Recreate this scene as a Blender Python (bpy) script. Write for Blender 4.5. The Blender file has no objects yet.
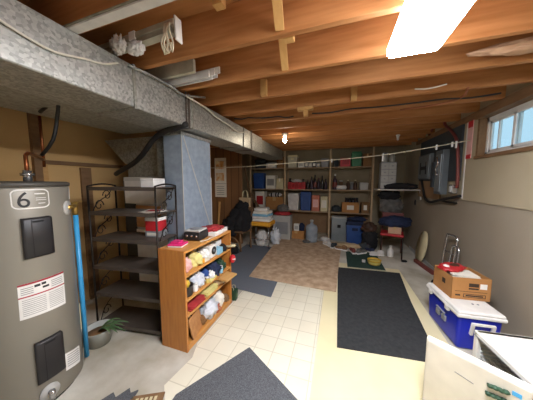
import bpy, bmesh, math, random
from mathutils import Vector, Matrix, noise
random.seed(7)
sc = bpy.context.scene
COL = sc.collection
pi = math.pi
R_ = math.radians

# ------------------------------------------------------------------ camera model
F, CX, CY, VX, VY, H = 208.0, 266.5, 200.0, 338.0, 181.0, 1.5
_fy = Vector((VX-CX, -(VY-CY), F)).normalized()
_up = Vector((0, F, -(CY-VY))).normalized()
_rx = _up.cross(_fy)
if _rx.x < 0: _rx = -_rx
def ray(px, py):
    c = Vector((px-CX, -(py-CY), F))
    return Vector((_rx.dot(c), _fy.dot(c), _up.dot(c)))
EYE = Vector((0, 0, H))
def PZ(px, py, z=0.0):
    d = ray(px, py); return EYE + d*((z-H)/d.z)
def PX(px, py, x):
    d = ray(px, py); return EYE + d*(x/d.x)
def PY(px, py, y):
    d = ray(px, py); return EYE + d*(y/d.y)

cd = bpy.data.cameras.new('camera'); cam = bpy.data.objects.new('camera', cd); COL.objects.link(cam)
cd.sensor_width = 36; cd.lens = F/533*36; cd.clip_start = 0.05
rt = Vector((_rx.x, _fy.x, _up.x)); u2 = Vector((_rx.y, _fy.y, _up.y)); fw = Vector((_rx.z, _fy.z, _up.z))
M3 = Matrix((rt, u2, -fw)).transposed()
cam.matrix_world = Matrix.Translation(EYE) @ M3.to_4x4()
sc.camera = cam

# ------------------------------------------------------------------ materials
def lin(h):
    h = h.lstrip('#'); v = [int(h[i:i+2], 16)/255 for i in (0, 2, 4)]
    return tuple(c/12.92 if c <= .04045 else ((c+.055)/1.055)**2.4 for c in v)
def mat(name, hexc, rough=.6, metal=0., hex2=None, scale=8., stretch=(1, 1, 1), contrast=.5, bump=0., bscale=None, kind='noise', detail=4, spec=.5, trans=0., alpha=1.):
    m = bpy.data.materials.new(name); m.use_nodes = True
    nt = m.node_tree; b = nt.nodes['Principled BSDF']
    c = lin(hexc)
    b.inputs['Base Color'].default_value = (*c, 1)
    b.inputs['Roughness'].default_value = rough; b.inputs['Metallic'].default_value = metal
    b.inputs['Specular IOR Level'].default_value = spec
    if trans: b.inputs['Transmission Weight'].default_value = trans
    if alpha < 1: b.inputs['Alpha'].default_value = alpha
    tc = nt.nodes.new('ShaderNodeTexCoord'); mp = nt.nodes.new('ShaderNodeMapping')
    mp.inputs['Scale'].default_value = stretch
    nt.links.new(tc.outputs['Object'], mp.inputs['Vector'])
    if hex2 is None:
        hex2 = hexc; c2 = tuple(x*.82 for x in c)
    else: c2 = lin(hex2)
    if kind == 'voronoi':
        t = nt.nodes.new('ShaderNodeTexVoronoi'); t.inputs['Scale'].default_value = scale
        fac = t.outputs['Color']
        sep = nt.nodes.new('ShaderNodeSeparateColor'); nt.links.new(fac, sep.inputs[0]); fac = sep.outputs[0]
    else:
        t = nt.nodes.new('ShaderNodeTexNoise'); t.inputs['Scale'].default_value = scale; t.inputs['Detail'].default_value = detail
        fac = t.outputs['Fac']
    nt.links.new(mp.outputs[0], t.inputs['Vector'])
    rp = nt.nodes.new('ShaderNodeValToRGB')
    rp.color_ramp.elements[0].position = .5-contrast/2; rp.color_ramp.elements[1].position = .5+contrast/2
    rp.color_ramp.elements[0].color = (*c2, 1); rp.color_ramp.elements[1].color = (*c, 1)
    nt.links.new(fac, rp.inputs[0]); nt.links.new(rp.outputs[0], b.inputs['Base Color'])
    if bump:
        bp = nt.nodes.new('ShaderNodeBump'); bp.inputs['Strength'].default_value = bump; bp.inputs['Distance'].default_value = .01
        if bscale:
            t2 = nt.nodes.new('ShaderNodeTexNoise'); t2.inputs['Scale'].default_value = bscale
            nt.links.new(mp.outputs[0], t2.inputs['Vector']); nt.links.new(t2.outputs['Fac'], bp.inputs['Height'])
        else: nt.links.new(fac, bp.inputs['Height'])
        nt.links.new(bp.outputs[0], b.inputs['Normal'])
    return m
def emit(name, hexc, s):
    m = bpy.data.materials.new(name); m.use_nodes = True; nt = m.node_tree; b = nt.nodes['Principled BSDF']
    b.inputs['Base Color'].default_value = (*lin(hexc), 1)
    b.inputs['Emission Color'].default_value = (*lin(hexc), 1); b.inputs['Emission Strength'].default_value = s
    return m
def tilemat():
    m = bpy.data.materials.new('vinyl_tile'); m.use_nodes = True; nt = m.node_tree; b = nt.nodes['Principled BSDF']
    tc = nt.nodes.new('ShaderNodeTexCoord'); br = nt.nodes.new('ShaderNodeTexBrick')
    br.offset = 0; br.squash = 1
    br.inputs['Scale'].default_value = 1; br.inputs['Brick Width'].default_value = .168; br.inputs['Row Height'].default_value = .168
    br.inputs['Mortar Size'].default_value = .0045; br.inputs['Mortar Smooth'].default_value = .4
    br.inputs['Color1'].default_value = (*lin('#efe9d4'), 1); br.inputs['Color2'].default_value = (*lin('#ebe4cd'), 1); br.inputs['Mortar'].default_value = (*lin('#d3cbb2'), 1)
    nt.links.new(tc.outputs['Object'], br.inputs['Vector'])
    n = nt.nodes.new('ShaderNodeTexNoise'); n.inputs['Scale'].default_value = 3.5; n.inputs['Detail'].default_value = 6
    nt.links.new(tc.outputs['Object'], n.inputs['Vector'])
    mx = nt.nodes.new('ShaderNodeMix'); mx.data_type = 'RGBA'; mx.blend_type = 'MULTIPLY'; mx.inputs[0].default_value = .2
    nt.links.new(br.outputs['Color'], mx.inputs[6]); nt.links.new(n.outputs['Fac'], mx.inputs[7]); nt.links.new(mx.outputs[2], b.inputs['Base Color'])
    b.inputs['Roughness'].default_value = .38
    return m
def panelmat():
    m = bpy.data.materials.new('wood_panelling'); m.use_nodes = True; nt = m.node_tree; b = nt.nodes['Principled BSDF']
    tc = nt.nodes.new('ShaderNodeTexCoord'); w = nt.nodes.new('ShaderNodeTexBrick'); w.offset = 0
    w.inputs['Scale'].default_value = 1; w.inputs['Brick Width'].default_value = .2; w.inputs['Row Height'].default_value = 9; w.inputs['Mortar Size'].default_value = .006
    w.inputs['Color1'].default_value = (*lin('#86603f'), 1); w.inputs['Color2'].default_value = (*lin('#7a5638'), 1); w.inputs['Mortar'].default_value = (*lin('#2f1e12'), 1)
    mp = nt.nodes.new('ShaderNodeMapping'); mp.inputs['Rotation'].default_value = (R_(90), 0, 0)
    nt.links.new(tc.outputs['Object'], mp.inputs[0]); nt.links.new(mp.outputs[0], w.inputs['Vector']); nt.links.new(w.outputs['Color'], b.inputs['Base Color'])
    b.inputs['Roughness'].default_value = .5
    return m
def glassmat(name, tint='#eef6fa'):
    m = bpy.data.materials.new(name); m.use_nodes = True; nt = m.node_tree
    nt.nodes.remove(nt.nodes['Principled BSDF']); out = nt.nodes['Material Output']
    tr = nt.nodes.new('ShaderNodeBsdfTransparent'); tr.inputs[0].default_value = (*lin(tint), 1)
    gl = nt.nodes.new('ShaderNodeBsdfGlossy'); gl.inputs['Roughness'].default_value = .05
    mx = nt.nodes.new('ShaderNodeMixShader')
    mx.inputs[0].default_value = .05; nt.links.new(tr.outputs[0], mx.inputs[1]); nt.links.new(gl.outputs[0], mx.inputs[2]); nt.links.new(mx.outputs[0], out.inputs[0])
    return m
M = {}
def dm(k, *a, **kw): M[k] = mat(k, *a, **kw)
dm('concrete', '#d8d4c8', .7, hex2='#a39a86', scale=2.4, detail=12, contrast=.36, bump=.15, bscale=40)
M['tile'] = tilemat()
dm('vinyl', '#eadfb8', .42, hex2='#e0d4a8', scale=3)
dm('carpet_gray', '#77797d', .98, hex2='#404246', scale=170, contrast=.5, bump=.8, spec=.1)
dm('carpet_slate', '#757a82', .98, hex2='#5d626a', scale=120, contrast=.5, bump=.7, spec=.1)
dm('carpet_brown', '#cfb598', .98, hex2='#a88c70', scale=9, detail=8, contrast=.35, bump=.5, bscale=150, spec=.1)
dm('mat_black', '#3e3f40', .95, hex2='#303132', scale=30, detail=8, bump=.6, bscale=160, spec=.15)
dm('mat_green', '#3c5148', .95, hex2='#2c3c38', scale=40, bump=.5, spec=.1)
dm('fringe', '#9a9a88', .9)
dm('wall', '#b0a389', .85, hex2='#a69a80', scale=2.5, contrast=.6, bump=.1, bscale=60)
dm('wall_low', '#9c9180', .8, hex2='#938775', scale=2, contrast=.6, bump=.1, bscale=50)
dm('tan_wall', '#d9b47c', .85, hex2='#c39d65', scale=1.6, contrast=.7)
dm('dark_wall', '#9a8d76', .9, hex2='#85795f', scale=3)
M['panelling'] = panelmat()
JW = dict(hex2='#98602f', scale=5, stretch=(.5, 5, 5), contrast=.55, detail=6)
dm('joist', '#c28853', .7, **JW)
dm('subfloor', '#b57c48', .8, hex2='#95602f', scale=4, stretch=(.7, 4, 1))
dm('lumber', '#d2a668', .7, hex2='#b98b4e', scale=6, stretch=(4, .8, 4), contrast=.6)
dm('old_wood', '#8b6a48', .75, hex2='#6b4d31', scale=6, stretch=(5, 1, 5), contrast=.6)
dm('shelf_wood', '#b0977a', .75, hex2='#927a5c', scale=6, stretch=(1, 5, 5), contrast=.6)
dm('oak', '#c9873f', .42, hex2='#a9672a', scale=7, stretch=(6, 6, .6), contrast=.6, detail=6)
dm('oak_h', '#d39a55', .42, hex2='#b87b38', scale=7, stretch=(6, .6, 6), contrast=.6, detail=6)
dm('dark_brown_wood', '#4a3020', .6, hex2='#38231600'[:7], scale=7)
dm('plywood_brown', '#9c7b57', .8, hex2='#85664a', scale=5)
dm('galv', '#b9bab4', .42, .55, hex2='#8f918c', scale=70, kind='voronoi', contrast=.9)
dm('galv_dark', '#a3a298', .5, .3, hex2='#8b8a80', scale=50, kind='voronoi')
dm('galv_blue', '#9aa7b6', .5, .2, hex2='#8391a0', scale=18, detail=5, contrast=.5)
dm('furnace', '#cfcfc9', .5, .0, hex2='#c2c2bc', scale=3)
dm('furnace_dark', '#2c2a27', .6)
dm('heater_gray', '#918c80', .4, .15, hex2='#8a8579', scale=2)
dm('rim_gray', '#55514a', .5, .2)
dm('black_plastic', '#262425', .45)
dm('black_matte', '#1b1a1a', .8)
dm('black_metal', '#2a221d', .5, .4)
dm('shelf_metal', '#5c524a', .5, .2, hex2='#50473f', scale=10)
dm('white_plastic', '#e8e6e0', .4)
dm('white_enamel', '#eae6dd', .3)
dm('enamel_door', '#d9d3c6', .35)
dm('grey_plastic', '#8f9194', .45)
dm('light_grey', '#b8b7b2', .5)
dm('liner', '#c9ccca', .5, hex2='#b3b6b4', scale=30)
dm('blue_cooler', '#1427b4', .4, hex2='#1122a4', scale=5)
dm('blue_bin', '#2a4d8c', .45)
dm('navy', '#1f2c4d', .8, hex2='#161f38', scale=12)
dm('blue_cloth', '#2c4f8f', .85, hex2='#1f3a70', scale=10)
dm('light_blue', '#8fc4e0', .5)
dm('pex_blue', '#3da2dc', .4)
dm('red', '#b3252a', .5)
dm('red_bright', '#d22a33', .45)
dm('red_cloth', '#b23436', .85, hex2='#8f2528', scale=14)
dm('pink', '#e0307a', .5)
dm('pale_pink', '#e6b9b4', .6, hex2='#dca6a0', scale=12)
dm('salmon', '#c9765c', .6)
dm('red_brown', '#7a3a34', .5)
dm('cardboard', '#b9854e', .85, hex2='#a8743f', scale=5)
dm('cardboard_dark', '#8f6a44', .85, hex2='#7c5a38', scale=5)
dm('kraft_tape', '#c9a36a', .4)
dm('print_black', '#3a2b20', .7)
dm('ink', '#2a2a2c', .6)
dm('ink_grey', '#9a9794', .7)
dm('ink_red', '#b02a3a', .6)
dm('paper', '#e9e4d8', .7, hex2='#ddd7c9', scale=10)
dm('paper_white', '#f0eee8', .65)
dm('cream', '#d9cda4', .7)
dm('yellow_paper', '#e2d98c', .7)
dm('yellow', '#d9b13a', .5)
dm('yellow_pale', '#d8c56c', .5)
dm('orange_yellow', '#e0a02a', .6)
dm('poster', '#e0d2b0', .7, hex2='#d6985a', scale=9, contrast=.2)
dm('copper', '#9a5a35', .35, .8, hex2='#7d4526', scale=12)
dm('brass', '#c9a45a', .3, .8)
dm('chrome', '#c8c8c8', .22, .9)
dm('cable_white', '#d6d2c2', .5)
dm('cable_black', '#1d1b1a', .6)
dm('cable_orange', '#a05f3c', .6)
dm('insulation', '#d0ab8c', .95, hex2='#b38c6e', scale=14, bump=.6)
dm('plastic_bag', '#dfe2e6', .35, hex2='#b7bdc6', scale=9)
dm('black_cloth', '#1d1c1f', .9, hex2='#131214', scale=10)
dm('grey_cloth', '#6f6c68', .9, hex2='#4f4c49', scale=10)
dm('beige_cloth', '#c9b08c', .85, hex2='#a98f6c', scale=8)
dm('white_cloth', '#dedbd6', .8, hex2='#c3bfba', scale=10)
dm('green', '#2c7a50', .5)
dm('dark_green', '#23482f', .6, hex2='#1a3623', scale=10)
dm('leaf', '#58754a', .55, hex2='#435c3a', scale=8)
dm('purple_dark', '#3d2c3a', .35)
dm('glass_dark', '#2b2b30', .15)
dm('clear_plastic', '#c2c5bd', .25, alpha=.75)
dm('clear_tub', '#cfcab4', .3, alpha=.8)
dm('jug_blue', '#a9b2ba', .2, trans=.2, hex2='#929ca6', scale=9)
dm('panel_grey', '#6f767a', .45, .3, hex2='#646b6f', scale=4)
dm('panel_light', '#8d9598', .4, .4)
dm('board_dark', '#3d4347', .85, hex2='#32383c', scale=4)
dm('tan_seat', '#c9a183', .7)
dm('wicker', '#8a6238', .8, hex2='#6a4725', scale=60)
dm('tan_board', '#b98350', .6, hex2='#9c693b', scale=6, stretch=(1, 4, 4))
dm('blind', '#bdb8a4', .5, hex2='#a49f8b', scale=12)
dm('blind_dirty', '#98937f', .6, hex2='#77725f', scale=16)
dm('post_wood', '#cdb391', .75, hex2='#b49872', scale=6, stretch=(5, 5, 1), contrast=.6)
dm('rope', '#dcd3b8', .8)
M['pane'] = glassmat('window_glass')
M['lamp'] = emit('lamp_lens', '#f6f8ff', 58)
M['lamp_side'] = emit('lamp_lens_side', '#f6f8ff', 12)
M['bulb'] = emit('bulb_added_glow', '#fff0d8', 75)  # glow added to brighten the dark rear; holder not known to be lit

# ------------------------------------------------------------------ mesh helpers
class MB:
    def __init__(s): s.bm = bmesh.new()
    def _add(s, b2):
        me = bpy.data.meshes.new('tmp'); b2.to_mesh(me); b2.free(); s.bm.from_mesh(me); bpy.data.meshes.remove(me)
    def box(s, x0, x1, y0, y1, z0, z1, bev=0., seg=2, mx=None, taper=None):
        b = bmesh.new(); bmesh.ops.create_cube(b, size=1)
        for v in b.verts:
            lo = v.co.z < 0
            v.co = Vector(((x0+x1)/2+v.co.x*(x1-x0), (y0+y1)/2+v.co.y*(y1-y0), (z0+z1)/2+v.co.z*(z1-z0)))
            if taper and lo:
                v.co.x = (x0+x1)/2+(v.co.x-(x0+x1)/2)*taper; v.co.y = (y0+y1)/2+(v.co.y-(y0+y1)/2)*taper
        if bev: bmesh.ops.bevel(b, geom=list(b.edges), offset=bev, segments=seg, affect='EDGES', profile=.5)
        if mx is not None: b.transform(mx)
        s._add(b); return s
    def bar(s, p0, p1, w, t, roll=0, bev=0.):
        p0 = Vector(p0); p1 = Vector(p1); d = p1-p0; L = d.length
        q = d.to_track_quat('Z', 'Y'); mx = Matrix.Translation(p0) @ q.to_matrix().to_4x4() @ Matrix.Rotation(roll, 4, 'Z')
        return s.box(-w/2, w/2, -t/2, t/2, 0, L, bev=bev, mx=mx)
    def lathe(s, prof, c=(0, 0, 0), seg=20, mx=None, close=True):
        b = bmesh.new(); rings = []
        for r, z in prof:
            if r < 1e-5: rings.append([b.verts.new((0, 0, z))])
            else: rings.append([b.verts.new((r*math.cos(2*pi*i/seg), r*math.sin(2*pi*i/seg), z)) for i in range(seg)])
        for a, c2 in zip(rings, rings[1:]):
            if len(a) == 1 and len(c2) > 1:
                for i in range(seg): b.faces.new((a[0], c2[(i+1) % seg], c2[i]))
            elif len(c2) == 1 and len(a) > 1:
                for i in range(seg): b.faces.new((a[i], a[(i+1) % seg], c2[0]))
            elif len(a) > 1:
                for i in range(seg): b.faces.new((a[i], a[(i+1) % seg], c2[(i+1) % seg], c2[i]))
        if close and len(rings[0]) > 1: b.faces.new(list(reversed(rings[0])))
        if close and len(rings[-1]) > 1: b.faces.new(rings[-1])
        for f in b.faces: f.smooth = True
        b.transform(Matrix.Translation(Vector(c)) if mx is None else Matrix.Translation(Vector(c)) @ mx)
        s._add(b); return s
    def cyl(s, p0, p1, r0, r1=None, seg=14):
        p0 = Vector(p0); p1 = Vector(p1); r1 = r0 if r1 is None else r1; d = p1-p0
        mx = d.to_track_quat('Z', 'Y').to_matrix().to_4x4()
        return s.lathe([(r0, 0), (r1, d.length)], p0, seg, mx)
    def tube(s, pts, r, seg=8, smooth=3):
        pts = [Vector(p) for p in pts]
        if smooth and len(pts) > 2:
            o = []
            n = len(pts)
            for i in range(n-1):
                a = pts[max(i-1, 0)]; b_ = pts[i]; c = pts[i+1]; d = pts[min(i+2, n-1)]
                for k in range(smooth):
                    t = k/smooth
                    o.append(.5*((2*b_)+(c-a)*t+(2*a-5*b_+4*c-d)*t*t+(3*b_-a-3*c+d)*t**3))
            o.append(pts[-1]); pts = o
        b = bmesh.new(); rings = []; nrm = None
        for i, p in enumerate(pts):
            t = (pts[min(i+1, len(pts)-1)]-pts[max(i-1, 0)]).normalized()
            if nrm is None: nrm = t.orthogonal().normalized()
            nrm = (nrm-t*nrm.dot(t))
            nrm = nrm.normalized() if nrm.length > 1e-6 else t.orthogonal().normalized()
            bi = t.cross(nrm)
            rings.append([b.verts.new(p+(nrm*math.cos(2*pi*k/seg)+bi*math.sin(2*pi*k/seg))*r) for k in range(seg)])
        for a, c in zip(rings, rings[1:]):
            for k in range(seg): b.faces.new((a[k], a[(k+1) % seg], c[(k+1) % seg], c[k]))
        b.faces.new(list(reversed(rings[0]))); b.faces.new(rings[-1])
        for f in b.faces: f.smooth = True
        bmesh.ops.recalc_face_normals(b, faces=list(b.faces))
        s._add(b); return s
    def prism(s, poly, z0, z1, mx=None, bev=0):
        b = bmesh.new(); lo = [b.verts.new((x, y, z0)) for x, y in poly]; hi = [b.verts.new((x, y, z1)) for x, y in poly]; n = len(poly)
        b.faces.new(list(reversed(lo))); b.faces.new(hi)
        for i in range(n): b.faces.new((lo[i], lo[(i+1) % n], hi[(i+1) % n], hi[i]))
        bmesh.ops.recalc_face_normals(b, faces=list(b.faces))
        if bev: bmesh.ops.bevel(b, geom=list(b.edges), offset=bev, segments=2, affect='EDGES')
        if mx is not None: b.transform(mx)
        s._add(b); return s
    def quadpts(s, rows):
        b = bmesh.new(); vs = [[b.verts.new(p) for p in r] for r in rows]
        for a, c in zip(vs, vs[1:]):
            for i in range(len(a)-1): b.faces.new((a[i], a[i+1], c[i+1], c[i]))
        for f in b.faces: f.smooth = True
        s._add(b); return s
    def blob(s, c, r, amp=.25, fr=2.5, seed=0, flat=None, sub=4, ridge=0):
        b = bmesh.new(); bmesh.ops.create_icosphere(b, subdivisions=sub, radius=1)
        off = Vector((seed*3.1, seed*1.7, seed*.9))
        for v in b.verts:
            n = noise.noise(v.co*fr+off); n2 = noise.noise(v.co*fr*2.7+off*2)
            k = 1+amp*n+amp*.5*n2
            if ridge: k += ridge*(abs(noise.noise(v.co*fr*1.6+off*3))-.2)
            p = v.co*k
            if flat is not None: p.z = max(p.z, -flat)
            v.co = Vector((c[0]+p.x*r[0], c[1]+p.y*r[1], c[2]+p.z*r[2]))
        for f in b.faces: f.smooth = True
        s._add(b); return s
    def build(s, name, m, parent=None, loc=(0, 0, 0), rz=0):
        me = bpy.data.meshes.new(name); s.bm.to_mesh(me); s.bm.free()
        me.materials.append(M[m] if isinstance(m, str) else m)
        o = bpy.data.objects.new(name, me); COL.objects.link(o); o.location = loc; o.rotation_euler = (0, 0, rz)
        if parent is not None: o.parent = parent
        return o
def thing(name, label, cat, loc=(0, 0, 0), rz=0, group=None, rot=None):
    o = bpy.data.objects.new(name, None); COL.objects.link(o); o.location = loc; o.rotation_euler = rot or (0, 0, rz)
    o.empty_display_size = .05
    return tag(o, label, cat, group)
def tag(o, label, cat, group=None, kind=None):
    o['label'] = label; o['category'] = cat
    if group: o['group'] = group
    if kind: o['kind'] = kind
    return o
def struct(o, label, cat): return tag(o, label, cat, kind='structure')
def recenter(o):
    """move a top-level mesh's origin to its base centre"""
    vs = o.data.vertices
    c = Vector(((min(v.co.x for v in vs)+max(v.co.x for v in vs))/2, (min(v.co.y for v in vs)+max(v.co.y for v in vs))/2, min(v.co.z for v in vs)))
    for v in vs: v.co -= c
    o.location = Vector(o.location)+c
    return o
def text(s, size, name, m, parent, mapf, ext=.0):
    cu = bpy.data.curves.new('t', 'FONT'); cu.body = s; cu.size = size; cu.resolution_u = 4; cu.extrude = ext
    to = bpy.data.objects.new('t', cu); COL.objects.link(to)
    bpy.context.view_layer.update()
    me = bpy.data.meshes.new_from_object(to.evaluated_get(bpy.context.evaluated_depsgraph_get()))
    bpy.data.objects.remove(to)
    for v in me.vertices: v.co = mapf(v.co)
    me.name = name; me.materials.clear(); me.materials.append(M[m])
    o = bpy.data.objects.new(name, me); COL.objects.link(o); o.parent = parent
    return o

# ================================================================== SETTING
WL, WR, YB, YF, JZ, SZ = -2.95, 1.55, 6.0, -2.2, 2.32, 2.56
struct(recenter(MB().box(WL-.1, WR+.1, YF-.1, YB+.1, -.1, 0).build('floor', 'concrete')), 'stained bare concrete basement floor', 'floor')
ceil = struct(MB().box(WL-.1, WR+.4, YF-.1, YB+.1, SZ, SZ+.05).build('ceiling', 'subfloor'), 'wooden subfloor ceiling with bare joists', 'ceiling')
JY = [1.225+.4*i for i in range(-8, 12)]
for y in JY:
    MB().box(WL, WR+.02, y-.02, y+.02, JZ, SZ, bev=.003, seg=1).build('joist', 'joist', ceil)
# back, front, left walls
struct(MB().box(WL-.1, WR+.1, YB, YB+.1, 0, SZ).build('wall_back', 'dark_wall'), 'dim grey back wall behind the storage shelves', 'wall')
struct(MB().box(WL-.1, WR+.1, YF-.1, YF, 0, SZ).build('wall_front', 'paper_white'), 'wall behind the viewer', 'wall')
wl = struct(MB().box(WL-.1, WL, YF, YB, 0, SZ).build('wall_left', 'tan_wall'), 'tan board left wall behind the water heater', 'wall')
# framing on the left wall
MB().box(WL, WL+.035, 1.33, 2.6, 1.68, 1.72).build('rail', 'old_wood', wl)
MB().box(WL, WL+.05, 1.25, 1.31, 0, SZ).build('stud', 'old_wood', wl)
MB().box(WL, WL+.03, 1.315, 1.36, 0, 1.68).build('stud', 'lumber', wl)
MB().box(WL, WL+.03, 1.66, 1.77, 0, 1.66).build('stud', 'old_wood', wl)
MB().box(WL, WL+.012, -.4, .86, 1.2, 1.22).build('rail', 'old_wood', wl)
# right wall with window opening: lower part, upper part in drywall
OY0, OY1, OZ0, OZ1, GX = 1.72, 3.2, 1.79, 2.24, 1.615
wr = MB()
wr.box(WR, WR+.13, YF, YB, 1.26, OZ0)
wr.box(WR, WR+.13, YF, OY0, OZ0, SZ); wr.box(WR, WR+.13, OY1, YB, OZ0, SZ); wr.box(WR, WR+.13, OY0, OY1, OZ1, SZ)
wr = struct(wr.build('wall_right', 'wall'), 'beige painted right wall with a high window', 'wall')
MB().box(WR+.006, WR+.13, YF, YB, 0, 1.262).build('lower_wall', 'wall_low', wr)
MB().box(WR-.006, WR, 3.40, 3.425, 1.26, 2.3).build('corner_bead', 'white_plastic', wr)
MB().box(WR-.008, WR, YF, 3.46, 1.252, 1.268).build('ledge', 'wall', wr)
MB().box(WR-.03, WR, YF, 5.2, 2.24, 2.315).build('top_plate', 'old_wood', wr)
struct(MB().box(WR-.012, WR, 2.95, 5.3, 0, .07).build('baseboard_right', 'light_grey'), 'pale baseboard strip at the foot of the right wall', 'baseboard')
# panelling
struct(MB().box(WL, -2.13, 4.42, 4.47, 0, 2.3).build('wall_panelling', 'panelling'), 'dark wood panelling partition at the left rear', 'wall')
# window
win = struct(thing('window_1', 'white framed sliding basement window high in the right wall', 'window', (0, 0, 0)), 'white framed sliding basement window high in the right wall', 'window')
j = MB(); j.box(WR-.005, GX+.05, OY1-.035, OY1, OZ0, OZ1); j.box(WR-.005, GX+.06, OY0, OY0+.035, OZ0, OZ1)
j.box(WR-.02, GX+.06, OY0, OY1, OZ0-.03, OZ0+.005); j.box(WR-.035, GX+.06, OY0, OY1, OZ1-.02, OZ1+.05); j.build('jamb', 'old_wood', win)
f = MB(); a, b_, c, d = OY0+.035, OY1-.035, OZ0+.005, OZ1-.02
f.box(GX, GX+.05, a, a+.04, c, d); f.box(GX, GX+.05, b_-.03, b_, c, d); f.box(GX, GX+.05, a, b_, c, c+.035); f.box(GX, GX+.05, a, b_, d-.045, d)
f.build('window_frame', 'white_plastic', win)
for k, (q0, q1) in enumerate(((a+.04, 2.76), (2.72, b_-.03))):
    s_ = MB(); x0 = GX-.012 if k == 0 else GX+.012
    z0, z1 = c+.035, d-.045
    for bb in ((q0, q0+.03, z0, z1), (q1-.03, q1, z0, z1), (q0, q1, z0, z0+.025), (q0, q1, z1-.025, z1)): s_.box(x0, x0+.022, *bb)
    if k == 1: s_.box(x0, x0+.022, 2.985, 3.0, z0, z1)
    so = s_.build('sash', 'white_plastic', win)
    MB().box(x0+.009, x0+.012, q0+.03, q1-.03, z0+.025, z1-.025).build('pane', 'pane', so)

# ------------------------------------------------------------------ floor coverings
def flatpoly(name, pts, z0, z1, m, label, cat):
    return tag(recenter(MB().prism([(p[0], p[1]) for p in pts], z0, z1).build(name, m)), label, cat)
flatpoly('vinyl_flooring', [(-.14, .2), (1.0, .2), (1.02, 3.95), (-.14, 3.95)], 0, .003, 'vinyl', 'plain pale yellow vinyl sheet under the black mat', 'flooring')
flatpoly('tile_flooring', [(-.145, .3), (-1.0, .3), (-1.06, .98), (-1.165, 1.08), (-1.13, 1.35), (-1.19, 1.5), (-1.19, 2.9), (-.145, 2.95)], 0, .004, 'tile', 'cream square-pattern vinyl flooring beside the orange bookcase', 'flooring')
flatpoly('carpet_runner', [(-2.0, 4.38), (-1.2, 4.4), (-.82, 3.0), (-.775, 2.44), (-1.17, 2.48), (-1.6, 2.5), (-2.0, 3.4)], .004, .012, 'carpet_slate', 'slate grey carpet runner between the bookcase and the brown rug', 'rug')
flatpoly('brown_rug', [(-1.27, 2.87), (.02, 2.83), (.06, 3.9), (.1, 4.6), (.12, 5.2), (-1.42, 5.2)], .012, .022, 'carpet_brown', 'mottled brown rug in the middle of the floor before the shelves', 'rug')
flatpoly('carpet_mat', [(-.71, 1.6), (-.2, 1.28), (-.02, .6), (-1.0, .6), (-1.03, 1.05)], .004, .012, 'carpet_gray', 'speckled dark grey carpet piece with a pointed corner, nearest the viewer', 'rug')
flatpoly('rubber_mat', [(.04, 3.7), (.99, 3.78), (.9, 2.9), (.84, 1.95), (.035, 1.86)], .003, .013, 'mat_black', 'large black rectangular mat on the pale vinyl', 'mat')
gm = tag(recenter(MB().prism([(.2, 4.62), (.78, 4.72), (.8, 3.84), (.2, 3.79)], .004, .012).build('door_mat', 'mat_green')), 'small dark green rug behind the black mat', 'rug')
fr = MB()
for k in range(40):
    x = .205+.59*k/39; fr.box(x, x+.007, 3.79+.05*k/39-.045, 3.79+.05*k/39+.002, .004, .008)
fo = fr.build('fringe', 'fringe'); fo.parent = gm; fo.location = -Vector(gm.location)

# ------------------------------------------------------------------ light fixture
lx0, lx1, ly0, ly1 = .262, .52, .2, 1.5
lf = thing('ceiling_light', 'long white fluorescent ceiling light under the joists', 'ceiling light', ((lx0+lx1)/2, (ly0+ly1)/2, JZ))
MB().box(-.07, .07, -.64, .64, -.03, 0).build('housing', 'white_enamel', lf)
mxl = Matrix(((1, 0, 0, 0), (0, 0, 1, 0), (0, 1, 0, 0), (0, 0, 0, 1)))
MB().prism([(-.135, -.03), (-.133, -.066), (.133, -.066), (.135, -.03)], -.65, .65, mxl).build('diffuser_side', 'lamp_side', lf)
MB().prism([(-.132, -.066), (-.118, -.084), (.118, -.084), (.132, -.066)], -.645, .645, mxl).build('diffuser', 'lamp', lf)

# ------------------------------------------------------------------ ceiling details
def block(name, pa, pb, w, t, m, label, cat, group=None, roll=0):
    return tag(recenter(MB().bar(pa, pb, w, t, roll=roll, bev=.003).build(name, m)), label, cat, group)
yA, yB = JY[8], JY[9]      # joist A and B
p1 = PY(272, 6, yA-.3); p2 = PY(280, 34, yA-.03)
for (q0, q1, lab) in ((Vector((PY(271, 3, yA-.35).x, JY[7]+.025, SZ-.03)), Vector((PY(281, 32, yA).x, yA-.026, JZ+.02)), 'diagonal wooden bridging strip in the nearest joist bay'),
                 (Vector((PY(278, 40, yA).x, yA+.026, SZ-.06)), Vector((PY(286, 69, yB).x, yB-.026, JZ+.012)), 'diagonal wooden bridging strip in the second joist bay')):
    MBo = MB().bar(q0, q1, .05, .022, bev=.002).build('bridging', 'lumber', ceil)
for (px, py, jy, s_) in ((264, 83, JY[10]-.045, 1), (289, 40, yA+.05, 1), (219, 1, JY[8]-.12, 1), (354, 92, JY[11]-.045, 1)):
    p = PY(px, py, jy); MB().box(p.x-.03, p.x+.03, p.y-.025, p.y+.025, JZ+(.15 if px == 219 else 0), JZ+(.235 if px == 219 else .15), bev=.003).build('bridging', 'lumber', ceil)
p = PZ(307.5, 114, JZ-.02)
tb = MB(); tb.box(-.085, .085, -.03, .03, -.035, 0, bev=.003); tb.box(-.02, .03, -.02, .02, -.1, -.035, bev=.003)
tag(tb.build('wood_block', 'lumber', None, (p.x, JY[11], JZ+.002)), 'small pale T-shaped wood block nailed under a joist mid-ceiling', 'wood block')
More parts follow.
